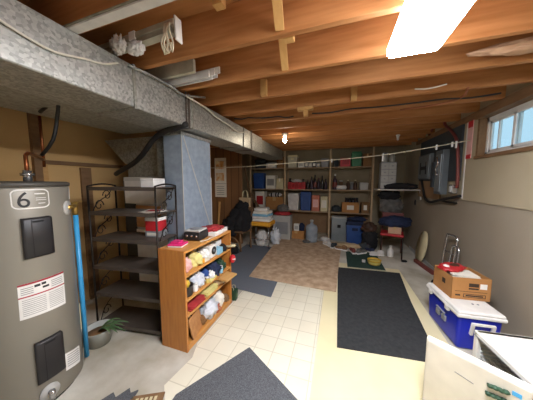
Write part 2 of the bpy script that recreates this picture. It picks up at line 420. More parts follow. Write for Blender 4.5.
for k, (ya, yb, zz, lab) in enumerate(((2.5, 2.66, JZ-.012, 'black cable stapled under the joists left of the wood block'), (2.62, 2.6, JZ-.012, 'black cable stapled under the joists right of the wood block'))):
    xs = (-1.3, -.55) if k == 0 else (-.32, 1.4)
    tag(MB().tube([(xs[0]+(xs[1]-xs[0])*t/8, ya+(yb-ya)*t/8+.02*math.sin(t*2), zz-(.006*(t % 2))) for t in range(9)], .008).build('cable', 'cable_black'), lab, 'cable')
tag(MB().tube([PZ(415, 89, JZ-.008), PZ(425, 89, JZ-.01), PZ(436, 87, JZ-.01), PZ(447, 84, JZ-.008)], .006).build('cable', 'cable_white'), 'short white cable under the joists right of the ceiling light', 'cable')
tag(MB().tube([PZ(400, 110, JZ-.01), PZ(440, 104, JZ-.02), PZ(462, 97, JZ-.01), PZ(468, 88, JZ-.01)], .01).build('cable', 'cable_orange'), 'brown cable looping under the joists near the window', 'cable')
ins = MB(); ins.blob((1.16, 1.86, JZ+.035), (.3, .06, .035), .3, 2.2, 4, ridge=.2)
tag(ins.build('insulation_scrap', 'insulation'), 'torn pinkish insulation scrap between joists above the window', 'insulation')
# bulb holders
for (px, py, zz, lab) in ((285, 137, 2.26, 'white ceiling lamp holder hanging before the back shelves'), (398, 137, 2.28, 'small white lamp holder near the right rear ceiling')):
    p = PZ(px, py, zz); s_ = 1 if px < 300 else .6
    lh = thing('lamp_holder', lab, 'lamp holder', (p.x, p.y, JZ))
    MB().lathe([(.05*s_, 0), (.055*s_, -.012), (.035*s_, -.03), (.03*s_, -.06), (.0, -.06)][::-1]).build('base', 'white_plastic', lh)
    MB().lathe([(0, -.135*s_-.02), (.022*s_, -.125*s_-.02), (.03*s_, -.1*s_-.02), (.02*s_, -.06), (.016*s_, -.055)]).build('bulb', 'bulb' if px < 300 else 'white_plastic', lh)

# ------------------------------------------------------------------ ducts
TX0, TX1, TZ0, TZ1, TYE = -1.75, -1.36, 2.015, 2.295, 3.7
td = thing('air_duct', 'long galvanised rectangular air duct running along the left ceiling', 'duct', ((TX0+TX1)/2, 1, TZ0))
def loc_(x, y, z): return (x-(TX0+TX1)/2, y-1, z-TZ0)
mxd = Matrix.Translation((-(TX0+TX1)/2, -1, -TZ0))
cuts = [-2.1, 1.13, 1.74, 2.9, 3.7]
for k in range(4):
    g = .004*(k % 2)
    MB().box(TX0-g, TX1+g, cuts[k], cuts[k+1], TZ0-g, TZ1, bev=.006, seg=1, mx=mxd).build('duct_section', 'galv', td)
for y in cuts[1:4]:
    MB().box(TX0-.012, TX1+.012, y-.009, y+.009, TZ0-.012, TZ1+.002, mx=mxd).build('seam', 'galv_dark', td)
for y in (1.68, 3.2):
    st = MB(); st.box(TX1+.013, TX1+.016, y-.012, y+.012, TZ0-.016, TZ1+.02, mx=mxd); st.box(TX0, TX1+.016, y-.012, y+.012, TZ0-.018, TZ0-.013, mx=mxd)
    st.box(TX1+.013, TX1+.016, y-.045, y-.03, TZ0-.016, TZ1+.02, mx=mxd)
    st.build('hanger_strap', 'shelf_metal', td)
tag(MB().box(-1.8, -1.4, 3.71, 5.4, 2.06, 2.29, bev=.005, seg=1).build('duct_extension', 'galv_dark'), 'dim smaller duct section continuing to the back shelves', 'duct')
tag(recenter(MB().box(-2.4, -1.86, -2.1, 1.85, 2.05, 2.3, bev=.005, seg=1).build('side_duct', 'galv_dark')), 'dark second duct tucked behind the main air duct above the heater', 'duct')
# wires along the duct
tag(MB().tube([PX(-8, 15, TX1+.012), PX(25, 36, TX1+.012), PX(55, 52, TX1+.012), PX(85, 59, TX1+.012), PX(104, 64, TX1+.012), PX(118, 63, TX1+.02)], .006).build('wire', 'cable_white'), 'thin white wire sagging across the face of the air duct', 'wire')
tag(MB().tube([PX(128, 65, TX1+.016), PX(150, 75, TX1+.03), PX(172, 87, TX1+.03), PX(184, 95, TX1+.03), PX(205, 97.5, TX1+.03)], .009).build('conduit', 'galv'), 'thin grey conduit along the top edge of the air duct', 'conduit')
tag(MB().tube([PX(186, 96, TX1+.04), PX(206, 108, TX1+.03), PX(215, 116, TX1+.03), PX(230, 126, TX1+.03), PX(238, 132, TX1+.03), PX(246, 132, TX1+.03)], .008).build('wire', 'cable_white'), 'pale cable sagging along the far part of the air duct', 'wire')
# return duct drop
RX0, RX1, RY0, RY1 = -1.73, -1.5, 1.74, 2.24
rd = thing('duct_drop', 'blue-grey sheet metal duct drop below the air duct', 'duct', ((RX0+RX1)/2, (RY0+RY1)/2, 0))
MB().box(-.115, .115, -.25, .25, .02, TZ0-.02, bev=.004, seg=1).build('duct_body', 'galv_blue', rd)
ms = MB(); ms.bar((.117, -.235, TZ0-.03), (.117, .23, .9), .004, .012); ms.box(.113, .121, -.254, -.246, .02, TZ0-.02); ms.build('seam', 'light_grey', rd)
MB().box(-.125, .125, -.26, .26, TZ0-.05, TZ0-.018).build('collar', 'galv', rd)
# furnace with plenum
fu = thing('furnace', 'grey furnace cabinet with plenum behind the black metal shelf', 'furnace', (-2.18, 2.3, 0))
MB().box(-.4, .4, -.38, .38, 0, 1.55, bev=.008).build('cabinet', 'furnace', fu)
MB().box(-.19, .2, -.396, -.379, .93, 1.2, bev=.003).build('upper_panel', 'tan_board', fu)
MB().box(-.36, .36, -.394, -.381, .1, .9, bev=.003).build('lower_panel', 'white_plastic', fu)
MB().box(-.38, -.2, -.396, -.38, .1, 1.5, bev=.003).build('side_panel', 'furnace_dark', fu)
MB().box(-.36, .36, -.4, -.381, 1.22, 1.5, bev=.003).build('vent_panel', 'white_plastic', fu)
pl = MB(); pl.box(-.36, .36, -.34, .34, 1.55, 2.03, bev=.004, seg=1); pl.build('plenum', 'galv_dark', fu)
tr = MB(); tr.prism([(-.75, 2.03), (-.36, 2.03), (-.36, 1.72), (-.4, 1.72)], -.34, .2, Matrix(((1, 0, 0, 0), (0, 0, 1, 0), (0, 1, 0, 0), (0, 0, 0, 1)))); tr.build('transition', 'galv_dark', fu)
MB().cyl((.28, -.42, 1.55), (.28, -.42, 2.0), .05, seg=20).build('flue_pipe', 'galv_dark', fu)
# black insulated hose
tag(MB().tube([PY(116, 174, 1.8), PY(124, 169, 1.75), PY(134, 163, 1.72), PY(143, 154, 1.7), PY(153, 140, 1.68), PY(163, 132, 1.66), PY(176, 128, 1.62), PY(187, 124, 1.62)], .026, 10).build('hose', 'cable_black'), 'thick black insulated hose rising from the furnace to the air duct', 'hose')
tag(MB().tube([PY(40, 112, 1.0), PY(57, 100, 1.0), PY(57, 118, 1.0), PY(53, 140, .98), PY(42, 155, .97)], .012).build('hose', 'cable_black'), 'thin black cable drooping to the wall above the heater', 'cable')

# ------------------------------------------------------------------ stored blinds and boards on the duct
yb1 = (JY[7]+JY[8])/2
def blind(pa, pb, h, w, label, m, cords=False, cap=False):
    pa = Vector(pa); pb = Vector(pb); d = pb-pa; L = d.length
    t = thing('window_blind', label, 'window blind', pa, group='blinds stored above the duct')
    q = d.to_track_quat('X', 'Z').to_matrix().to_4x4()
    b = MB(); b.box(0, L, -w/2, w/2, h*.45, h, bev=.006, mx=q); b.build('headrail', m, t)
    sl = MB()
    for k in range(6): sl.box(.02, L-.03, -w*.42, w*.42, h*.4*k/6, h*.4*k/6+h*.04, mx=q)
    sl.build('slats', 'white_cloth' if not cap else 'blind', t)
    if cap: MB().box(L, L+.012, -w*.45, w*.45, -.055, h+.015, bev=.004, mx=q).build('end_cap', 'white_plastic', t)
    for xx in ((.25, .5) if cap else ()):
        br = MB(); br.box(L*xx, L*xx+.05, -w/2-.004, w/2+.004, h*.3, h+.004, mx=q); br.build('bracket', 'white_plastic', t)
    return t, q, L
zt = TZ1+.006
bl, q, L = blind((-1.45, .79, TZ1+.001), (-.5, .79, TZ1+.001), .022, .055, 'flat dirty blind headrail lying highest at the upper left', 'blind_dirty')
bl2, q2, L2 = blind((-1.62, 1.075, zt+.045), (-.925, 1.075, zt+.075), .065, .06, 'blind with white end cap and hanging cords above the duct', 'blind', cap=True)
cb = MB()
for k in range(7):
    o = Vector((L2-.03+.006*k-.02, -.045, .03)); ph = k*1.1
    cb.tube([q2 @ (o+Vector((0, 0, 0))), q2 @ (o+Vector((.015*math.sin(ph), -.012, -.05))), q2 @ (o+Vector((.025*math.sin(ph+1), -.02+.01*math.cos(ph), -.12))), q2 @ (o+Vector((.02*math.sin(ph+2), -.01, -.17))), q2 @ (o+Vector((.01*math.sin(ph+3), .0, -.11)))], .0045, 6)
cb.build('cords', 'rope', bl2)
cb = MB(); cb.blob(q2 @ Vector((L2*.4, -.05, -.0)), (.045, .03, .05), .4, 3, 2, ridge=.5); cb.build('cord_bundle', 'white_cloth', bl2)
cb = MB(); cb.blob(q2 @ Vector((L2*.62, -.06, -.06)), (.055, .03, .035), .4, 3, 5, ridge=.5)
cb.build('cord_bundle', 'white_cloth', bl2)
tag(recenter(MB().bar((-1.66, 1.43, zt+.08), (-1.08, 1.43, zt+.09), .1, .03, roll=pi/2, bev=.004).build('board', 'blind')), 'short pale board lying on the duct below the cords', 'board')
tg = MB()
for k in range(5): tg.bar((-1.65, 1.5+.012*k, zt+.03+.012*(k % 3)), (-.99+.04*(k % 3), 1.49+.014*k, zt+.045+.014*(k % 3)), .05, .01, roll=pi/2)
tag(recenter(tg.build('slat_bundle', 'white_cloth')), 'bundle of loose white slats with ragged ends on the duct', 'slats')

# ------------------------------------------------------------------ water heater
HXc, HYc, HR = -2.05, .75, .285
wh = thing('water_heater', 'tall grey cylindrical water heater at the left edge', 'water heater', (HXc, HYc, 0))
def HC(px, py, r=HR):
    d = ray(px, py); o = EYE-Vector((HXc, HYc, 0))
    A = d.x**2+d.y**2; B = 2*(o.x*d.x+o.y*d.y); C = o.x**2+o.y**2-r*r
    D = B*B-4*A*C
    t = (-B-math.sqrt(max(D, 0)))/(2*A); p = o+d*t
    a = math.atan2(p.y, p.x)
    return a, p.z
def HP(px, py, off):
    a, z = HC(px, py); return Vector(((HR+off)*math.cos(a), (HR+off)*math.sin(a), z))
def bil(c, u, v):
    a = Vector((c[0][0]+(c[1][0]-c[0][0])*u, c[0][1]+(c[1][1]-c[0][1])*u)); b = Vector((c[3][0]+(c[2][0]-c[3][0])*u, c[3][1]+(c[2][1]-c[3][1])*u))
    return a+(b-a)*v
# angle/z frames for things on the tank
def zfix(pts, off, n=14, k=4):
    """patch on the tank between four (angle, z) corners tl tr br bl"""
    rows = []
    for j in range(k+1):
        r = []
        for i in range(n+1):
            u, v = i/n, j/k
            a = (pts[0][0]*(1-u)+pts[1][0]*u)*(1-v)+(pts[3][0]*(1-u)+pts[2][0]*u)*v
            z = (pts[0][1]*(1-u)+pts[1][1]*u)*(1-v)+(pts[3][1]*(1-u)+pts[2][1]*u)*v
            r.append(Vector(((HR+off)*math.cos(a), (HR+off)*math.sin(a), z)))
        rows.append(r)
    return rows
MB().lathe([(0, .03), (HR-.01, .03), (HR, .04), (HR, 1.45), (HR-.004, 1.462), (0, 1.462)], seg=64).build('tank', 'heater_gray', wh)
MB().lathe([(0, 1.462), (HR-.004, 1.462), (HR+.006, 1.465), (HR+.006, 1.488), (HR-.01, 1.495), (0, 1.5)], seg=64).build('top_cap', 'rim_gray', wh)
MB().lathe([(0, 0), (HR-.03, 0), (HR-.03, .03), (0, .03)], seg=48).build('base_ring', 'black_matte', wh)
def cover(name, az0, az1, z0, z1):
    b = MB(); n = 10
    rows = []
    for z, o in ((z0, 0), (z0+.004, .017), (z0+.012, .022), (z1-.012, .022), (z1-.004, .017), (z1, 0)):
        r = []
        for i in range(-1, n+2):
            oo = o if 0 <= i <= n else 0
            a = az0+(az1-az0)*min(max(i, 0), n)/n
            r.append(Vector(((HR+oo)*math.cos(a), (HR+oo)*math.sin(a), z)))
        rows.append(r)
    b.quadpts(rows); o_ = b.build('access_cover', 'black_plastic', wh)
    b = MB(); am = (az0+az1)/2; e = (az1-az0)*.3
    b.quadpts([[Vector(((HR+.0235)*math.cos(a), (HR+.0235)*math.sin(a), z)) for a in (am-e*.6, am, am+e*.6)] for z in (z1-.018, z1-.03)])
    b.build('latch', 'black_matte', o_)
    b = MB()
    b.quadpts([[Vector(((HR+.025)*math.cos(a), (HR+.025)*math.sin(a), z)) for a in (az0+(az1-az0)*.28, az0+(az1-az0)*.30)] for z in (z0+.01, z1-.01)])
    b.build('rib', 'black_matte', o_)
a0 = HC(22, 237)[0]; a1 = HC(51, 237)[0]
cover('access_cover', a0, a1, HC(37, 257)[1], HC(37, 217)[1])
a0l = HC(36, 356)[0]; a1l = HC(62, 356)[0]
cover('access_cover', a0, a1, HC(50, 378)[1], HC(50, 336)[1])
# badge
B0, B1 = HC(10, 198)[0], HC(49, 198)[0]; bz1, bz0 = HC(30, 189)[1], HC(30, 209)[1]
def rr(u0, u1, v0, v1, r, n=5):
    pts = []
    for cx, cy, s in ((u1-r, v1-r, 0), (u0+r, v1-r, 1), (u0+r, v0+r, 2), (u1-r, v0+r, 3)):
        for k in range(n+1):
            t = (s+k/n)*pi/2; pts.append((cx+r*math.cos(t), cy+r*math.sin(t)))
    o = []
    for a, b in zip(pts, pts[1:]+pts[:1]):
        m = 6 if math.hypot(a[0]-b[0], a[1]-b[1]) > .2 else 1
        for k in range(m): o.append((a[0]+(b[0]-a[0])*k/m, a[1]+(b[1]-a[1])*k/m))
    return o
def ang(s, off, z): a = B0+(B1-B0)*s; return Vector(((HR+off)*math.cos(a), (HR+off)*math.sin(a), bz0+(bz1-bz0)*z))
out_ = rr(0, 1, 0, 1, .22); inn = rr(.035, .965, .07, .93, .17)
MB().quadpts([[ang(u, .0015, v) for u, v in out_+out_[:1]], [ang(u, .0015, v) for u, v in inn+inn[:1]]]).build('badge_border', 'white_plastic', wh)
text('6', 1, 'badge_number', 'ink', wh, lambda c: ang(.33+(c.x-.3)*.72, .002, .1+c.y*1.1))
tl = MB()
for v, u0, u1, h in ((.72, .58, .88, .06), (.52, .6, .9, .03), (.42, .6, .9, .03), (.24, .66, .86, .04)):
    tl.quadpts([[ang(u, .0018, v+h) for u in (u0, (u0+u1)/2, u1)], [ang(u, .0018, v) for u in (u0, (u0+u1)/2, u1)]])
tl.build('badge_text', 'white_plastic', wh)
# warning label
tl_, tr_, br_, bl_ = [HC(*p) for p in ((17, 286), (63, 271), (65.5, 303), (20, 321))]
W = (tl_, tr_, br_, bl_)
lab = MB().quadpts(zfix(W, .0012)).build('warning_label', 'paper_white', wh)
def sub(u0, v0, u1, v1):
    def q(u, v):
        return (((W[0][0]*(1-u)+W[1][0]*u)*(1-v)+(W[3][0]*(1-u)+W[2][0]*u)*v), ((W[0][1]*(1-u)+W[1][1]*u)*(1-v)+(W[3][1]*(1-u)+W[2][1]*u)*v))
    return (q(u0, v0), q(u1, v0), q(u1, v1), q(u0, v1))
rs = MB(); rs.quadpts(zfix(sub(0, 0, 1, .05), .002)); rs.quadpts(zfix(sub(0, .36, 1, .395), .002)); rs.build('red_stripe', 'ink_red', lab)
gt = MB()
for k in range(4): gt.quadpts(zfix(sub(.05, .12+.055*k, .28, .14+.055*k), .002, 4, 1)); gt.quadpts(zfix(sub(.65, .12+.055*k, .95, .14+.055*k), .002, 4, 1))
for k in range(9): gt.quadpts(zfix(sub(.06, .46+.055*k, .52, .475+.055*k), .002, 6, 1)); gt.quadpts(zfix(sub(.58, .46+.055*k, .96, .475+.055*k), .002, 6, 1))
gt.build('small_print', 'ink_grey', lab)
bt = MB(); bt.quadpts(zfix(sub(.3, .1, .42, .17), .002, 4, 1)); bt.quadpts(zfix(sub(.44, .09, .54, .16), .002, 4, 1)); bt.quadpts(zfix(sub(.46, .2, .6, .26), .002, 4, 1)); bt.build('bold_print', 'ink', lab)
W = tuple(HC(*p) for p in ((65, 354), (79, 345), (80, 361), (66, 371)))
lab = MB().quadpts(zfix(W, .0012, 6, 2)).build('rating_label', 'paper_white', wh)
gt = MB()
for k in range(6): gt.quadpts(zfix(sub(.1, .12+.13*k, .9, .16+.13*k), .002, 4, 1))
gt.build('small_print', 'ink_grey', lab)
W = tuple(HC(*p) for p in ((68.4, 185), (69.8, 185), (70, 199), (68.6, 199)))
MB().quadpts(zfix(W, .0012, 4, 1)).build('edge_sticker', 'paper_white', wh)
# valves and pipes
av, zv = HC(66, 208); av = HC(67, 208)[0]
dirv = Vector((math.cos(av), math.sin(av), 0))
MB().cyl(dirv*(HR-.005)+Vector((0, 0, zv)), dirv*(HR+.008)+Vector((0, 0, zv)), .05, seg=24).build('valve_plate', 'light_grey', wh)
rv = MB(); c0 = dirv*HR+Vector((0, 0, zv)); c1 = Vector((.122, .285, zv)); rv.cyl(c0, c1, .018); rv.cyl(c1+Vector((0, 0, .03)), c1-Vector((0, 0, .07)), .02); rv.bar(c1+Vector((0, 0, .03)), c1+Vector((.05, .02, .035)), .016, .006)
rv.build('relief_valve', 'brass', wh)
MB().cyl(c1-Vector((0, 0, .065)), (c1.x-.005, c1.y, .05), .0165).build('discharge_pipe', 'pex_blue', wh)
tgp = c1+Vector((-.01, -.02, 0)); zt1, zt0 = .62, .38
tg = MB(); n_ = Vector((0.25, -.97, 0)); tg.box(-.035, .035, -.001, .001, .3, .52, bev=.0, mx=Matrix.Translation((c1.x-.02, c1.y-.03, 0)) @ Matrix.Rotation(R_(55), 4, 'Z')); tg.build('paper_tag', 'cream', wh)
ad, zd = HC(50, 391)
dd = Vector((math.cos(ad), math.sin(ad), 0))
MB().cyl(dd*(HR-.005)+Vector((0, 0, zd)), dd*(HR+.008)+Vector((0, 0, zd)), .05, seg=28).build('drain_plate', 'light_grey', wh)
dv = MB(); dv.cyl(dd*HR+Vector((0, 0, zd)), dd*(HR+.04)+Vector((0, 0, zd)), .014); dv.cyl(dd*(HR+.035)+Vector((0, 0, zd-.04)), dd*(HR+.035)+Vector((0, 0, zd+.02)), .015); dv.build('drain_valve', 'chrome', wh)
pc = PY(28, 180, .8)-Vector((HXc, HYc, 0)); pz = 1.5
qc = PY(43, 153, 1.1)-Vector((HXc, HYc, 0)); q3 = Vector((pc.x, pc.y, 1.69)).lerp(Vector((qc.x, qc.y, 1.69)), .12)
pp = MB(); pp.tube([(pc.x, pc.y, 1.5), (pc.x, pc.y, 1.665), (q3.x, q3.y, 1.69), (qc.x, qc.y, 1.685)], .012, smooth=1); pp.tube([(qc.x, qc.y, 1.62), (qc.x, qc.y, 2.05)], .011)
pp.build('copper_pipe', 'copper', wh)
ft = MB(); ft.cyl((pc.x, pc.y, 1.49), (pc.x, pc.y, 1.57), .022); ft.cyl((pc.x-.0, pc.y, 1.535), (pc.x, pc.y, 1.552), .034, seg=6); ft.build('pipe_fitting', 'chrome', wh)

# plant in bowl
bk = PZ(93, 350)
bw = thing('plant_bowl', 'clear plastic bowl holding a drooping green plant beside the heater', 'plant bowl', (-2.06, 1.21, 0))
MB().lathe([(0, 0), (.085, 0), (.115, .14), (.12, .15), (.112, .148), (.08, .012), (0, .012)], seg=28).build('bowl', 'clear_plastic', bw)
MB().lathe([(0, .013), (.082, .013), (.1, .1), (0, .11)], seg=20).build('soil', 'cardboard_dark', bw)
lv = MB()
for k in range(8):
    a = -.2+k*.2; L_ = .2+.05*(k % 3); w = .013
    rows = []
    for i in range(7):
        t = i/6; r = L_*t; z = .12+.09*math.sin(t*2.2)-.03*t
        wd = w*math.sin(pi*min(t*.9+.1, 1))+.002; cx, cy = r*math.cos(a), r*math.sin(a)*.6
        nx, ny = -math.sin(a), math.cos(a)
        rows.append([Vector((cx-nx*wd, cy-ny*wd, z-.003)), Vector((cx, cy, z+.004)), Vector((cx+nx*wd, cy+ny*wd, z-.003))])
    lv.quadpts(rows)
lv.build('leaves', 'leaf', bw)

# ------------------------------------------------------------------ black metal shelf
SW, SD = .74, .3
bs = thing('metal_shelf', 'black wrought iron shelf with scrolled ends behind the heater', 'shelf', (-2.285, 1.34, 0), R_(8))
LV = [.06, .38, .66, .94, 1.2, 1.44]
for z in LV:
    s_ = MB(); s_.box(0, SW, 0, SD, z-.008, z, bev=.002); s_.box(0, SW, -.004, .008, z-.03, z+.004); s_.box(0, SW, SD-.008, SD, z-.025, z); s_.build('shelf_board', 'shelf_metal', bs)
for x in (0, SW):
    for y in (0, SD): MB().cyl((x, y, 0), (x, y, 1.452), .009).build('post', 'black_metal', bs)
    e = MB(); e.tube([(x, 0, 1.45), (x, SD*.2, 1.462), (x, SD*.5, 1.47), (x, SD*.8, 1.462), (x, SD, 1.45)], .008)
    for i in range(len(LV)-1):
        za, zb = LV[i], LV[i+1]; h = zb-za
        for s2 in (1, -1):
            pts = []
            for k in range(13):
                t = k/12; th = t*2.2*pi; r = .055*(1-t*.7)
                pts.append((x, SD/2+s2*(SD*.22-r*math.cos(th)*.9-.02), za+h*.42+s2*(h*.2)+r*math.sin(th)*1.1))
            e.tube(pts, .0045, 6, smooth=1)
        e.tube([(x, SD*.12, za), (x, SD*.3, za+h*.35), (x, SD*.7, za+h*.65), (x, SD*.88, zb)], .0045, 6)
    e.build('scroll_end', 'black_metal', bs)
mxs = Matrix.Translation((-2.285, 1.34, 0)) @ Matrix.Rotation(R_(8), 4, 'Z')
def onshelf(x, y, z): return mxs @ Vector((x, y, z))
# things on it
p = onshelf(.6, .15, 1.44)
wb = thing('carton', 'white carton on top of the black metal shelf', 'box', p, R_(8)); MB().box(-.07, .07, -.08, .08, 0, .08, bev=.004).build('body', 'paper_white', wb); MB().box(-.072, .072, -.082, .082, .06, .085, bev=.004).build('lid', 'white_plastic', wb)
p = onshelf(.57, .2, .94)
pg = p.copy()
p.z = 1.001
rb = thing('carton', 'small red carton on the third level of the black shelf', 'box', p, R_(8)); MB().box(-.075, .075, -.06, .06, 0, .1, bev=.004).build('body', 'red_bright', rb); MB().box(-.077, .077, -.062, .062, .1, .135, bev=.004).build('lid', 'paper_white', rb)
p = onshelf(.6, .13, 1.201)
fl = MB()
for k in range(4): fl.box(-.08, .08, -.1, .1, .003*k, .003*k+.002, mx=Matrix.Rotation(.25*k-.3, 4, 'Z'))
tag(fl.build('flyers', 'paper', None, p), 'fan of glossy flyers on the second level of the black shelf', 'papers')
MBp = MB(); MBp.box(-.06, .06, -.05, .05, 0, .003, mx=Matrix.Rotation(.4, 4, 'Z')); MBp.box(-.02, .07, -.03, .02, .003, .006)
p = onshelf(.63, .12, 1.2145); tag(MBp.build('pamphlet', 'red_cloth', None, p), 'dark red pamphlet lying on the flyers of the black shelf', 'papers')

# ------------------------------------------------------------------ bookcase
BX0, BX1, BY0, BY1, BH = -1.48, -1.2, 1.385, 2.17, .91
bc = thing('bookcase', 'orange oak bookcase crammed with clutter, its side to the viewer', 'bookcase', ((BX0+BX1)/2, (BY0+BY1)/2, 0))
w2, l2 = (BX1-BX0)/2, (BY1-BY0)/2
for s_ in (-1, 1):
    MB().box(-w2, w2, s_*l2-.011, s_*l2+.011, 0, BH, bev=.003).build('side_panel', 'oak', bc)
MB().box(-w2, w2, -l2+.012, l2-.012, BH-.022, BH-.002, bev=.002).build('top_board', 'oak_h', bc)
MB().box(-w2, -w2+.006, -l2+.012, l2-.012, .02, BH-.022).build('back_panel', 'oak', bc)
SHZ = [.06, .33, .47, .69]
for z in SHZ: MB().box(-w2+.006, w2-.002, -l2+.012, l2-.012, z-.018, z, bev=.002).build('shelf_board', 'oak_h', bc)
MB().box(w2-.02, w2-.005, -l2+.012, l2-.012, 0, .042).build('toe_kick', 'oak_h', bc)

# ---------------------------- generic small things
def rbox(name, label, cat, x0, x1, y0, y1, z0, z1, m, lid=None, group=None, rz=0, style='carton', lm=None):
    cx, cy = (x0+x1)/2, (y0+y1)/2; w, d, h = x1-x0, y1-y0, z1-z0
    t = thing(name, label, cat, (cx, cy, z0), rz, group)
    if style == 'carton':
        MB().box(-w/2, w/2, -d/2, d/2, 0, h, bev=min(.004, h*.05)).build('body', m, t)
        MB().box(-w*.09, w*.09, -d/2-.0012, d/2+.0012, h*.7, h+.0012).build('tape', lm or 'kraft_tape', t)
    elif style == 'label':
        MB().box(-w/2, w/2, -d/2, d/2, 0, h, bev=min(.004, h*.05)).build('body', m, t)
        MB().box(-w*.36, w*.36, -d/2-.002, -d/2+.002, h*.25, h*.75).build('front_label', lm or 'paper', t)
    elif style == 'bin':
        hh = h*.86
        MB().box(-w/2, w/2, -d/2, d/2, 0, hh, bev=min(.015, w*.08), taper=.9).build('tub', m, t)
        b = MB(); b.box(-w/2-.006, w/2+.006, -d/2-.006, d/2+.006, hh-.008, hh+.012, bev=.005); b.box(-w/2+.012, w/2-.012, -d/2+.012, d/2-.012, hh+.01, h, bev=.006); b.build('lid', lid or m, t)
        MB().box(-w*.16, w*.16, -d/2-.014, -d/2+.002, hh*.72, hh*.85, bev=.004).build('handle', lid or m, t)
    elif style == 'open':
        b = MB(); e = min(.006, w*.04)
        b.box(-w/2, w/2, -d/2, d/2, 0, e); b.box(-w/2, -w/2+e, -d/2, d/2, 0, h); b.box(w/2-e, w/2, -d/2, d/2, 0, h); b.box(-w/2, w/2, -d/2, -d/2+e, 0, h); b.box(-w/2, w/2, d/2-e, d/2, 0, h)
        b.build('tray', m, t)
        MB().box(-w*.2, w*.2, -d/2-.0015, -d/2+.001, h*.3, h*.75).build('front_label', lm or 'paper', t)
    return t
def bottle(name, label, cat, p, h, r, m, cap='white_plastic', group=None, jar=False, lab=None):
    t = thing(name, label, cat, p, 0, group)
    if jar:
        MB().lathe([(0, 0), (r*.92, 0), (r, h*.06), (r, h*.7), (r*.8, h*.8), (r*.8, h*.83), (0, h*.83)], seg=16).build('body', m, t)
        MB().lathe([(0, h*.83), (r*.86, h*.83), (r*.86, h*.98), (r*.8, h), (0, h)], seg=16).build('lid', cap, t)
    else:
        MB().lathe([(0, 0), (r*.92, 0), (r, h*.05), (r, h*.55), (r*.85, h*.65), (r*.36, h*.76), (r*.34, h*.88), (0, h*.88)], seg=16).build('body', m, t)
        MB().lathe([(0, h*.88), (r*.42, h*.88), (r*.42, h*.99), (r*.36, h), (0, h)], seg=12).build('cap', cap, t)
    if lab: MB().lathe([(r*1.015, h*.15), (r*1.015, h*.48)], seg=16, close=False).build('wrapper', lab, t)
    return t
def lump(name, label, cat, c, r, m, amp=.3, fr=2.2, seed=1, flat=.7, group=None, ridge=.25):
    o = MB().blob((0, 0, r[2]*flat), r, amp, fr, seed, flat, ridge=ridge).build(name, m, None, c)
    return tag(o, label, cat, group)
def bag(name, label, c, r, m, seed=1, cat='plastic bag', hm=None):
    t = thing(name, label, cat, c)
    MB().blob((0, 0, r[2]*.75), r, .28, 2.4, seed, .75, ridge=.5).build('bag_body', m, t)
    h = MB(); z = r[2]*1.5
    for s_ in (-1, 1): h.tube([(s_*r[0]*.2, -r[1]*.2, z-.01), (s_*r[0]*.3, 0, z+r[2]*.2), (s_*r[0]*.15, r[1]*.25, z-.015)], max(.003, r[0]*.035), 6)
    h.build('bag_handles', hm or m, t)
    return t

rbox('carton', 'flat grey carton under the small red carton on the black shelf', 'box', pg.x-.08, pg.x+.08, pg.y-.06, pg.y+.06, .9405, 1.0, 'grey_plastic', style='label', rz=R_(8))
# ------- on top of the bookcase
zT = BH
p = (-1.35, 1.5)
nb = thing('notebook', 'bright pink notebook pile at the near end of the bookcase top', 'notebook', (-1.37, 1.5, zT), R_(12))
MB().box(-.065, .065, -.06, .06, 0, .012, bev=.002).build('pages', 'paper_white', nb); MB().box(-.067, .067, -.062, .062, .012, .026, bev=.003).build('cover', 'pink', nb); MB().box(-.05, .03, -.04, .04, .026, .045, bev=.003).build('wallet', 'pink', nb)
bx = thing('stereo', 'small black stereo with silver top on the bookcase', 'stereo', (-1.36, 1.75, zT), R_(8))
MB().box(-.09, .09, -.09, .09, .006, .085, bev=.012, seg=3).build('body', 'black_plastic', bx); MB().box(-.082, .082, -.082, .082, .085, .105, bev=.01, seg=3).build('cd_lid', 'light_grey', bx)
MB().lathe([(.04, .106), (.06, .109), (.04, .11), (0, .11)], seg=24).build('disc_ring', 'grey_plastic', bx)
for xx in (-.05, 0, .05): MB().lathe([(0, 0), (.011, 0), (.011, .006), (0, .006)], (xx, -.09, .05), 12, Matrix.Rotation(pi/2, 4, 'X')).build('knob', 'chrome', bx)
for xx in (-.06, .06):
    for yy in (-.06, .06): MB().cyl((xx, yy, 0), (xx, yy, .008), .01).build('foot', 'black_matte', bx)
tag(MB().tube([(-1.25, 1.66, zT+.004), (-1.22, 1.73, zT+.005), (-1.225, 1.8, zT+.004), (-1.22, 1.86, zT+.005)], .0045).build('power_cord', 'cable_white'), 'white power cord along the bookcase top edge', 'cord')
cl = thing('shoebox', 'white box draped with red cloth at the far end of the bookcase top', 'box', (-1.34, 2.01, zT), R_(5))
MB().box(-.115, .115, -.15, .15, 0, .045, bev=.004).build('body', 'paper_white', cl)
MB().blob((0, 0, .05), (.105, .14, .03), .35, 3, 6, .2, ridge=.5).build('cloth', 'red_cloth', cl)

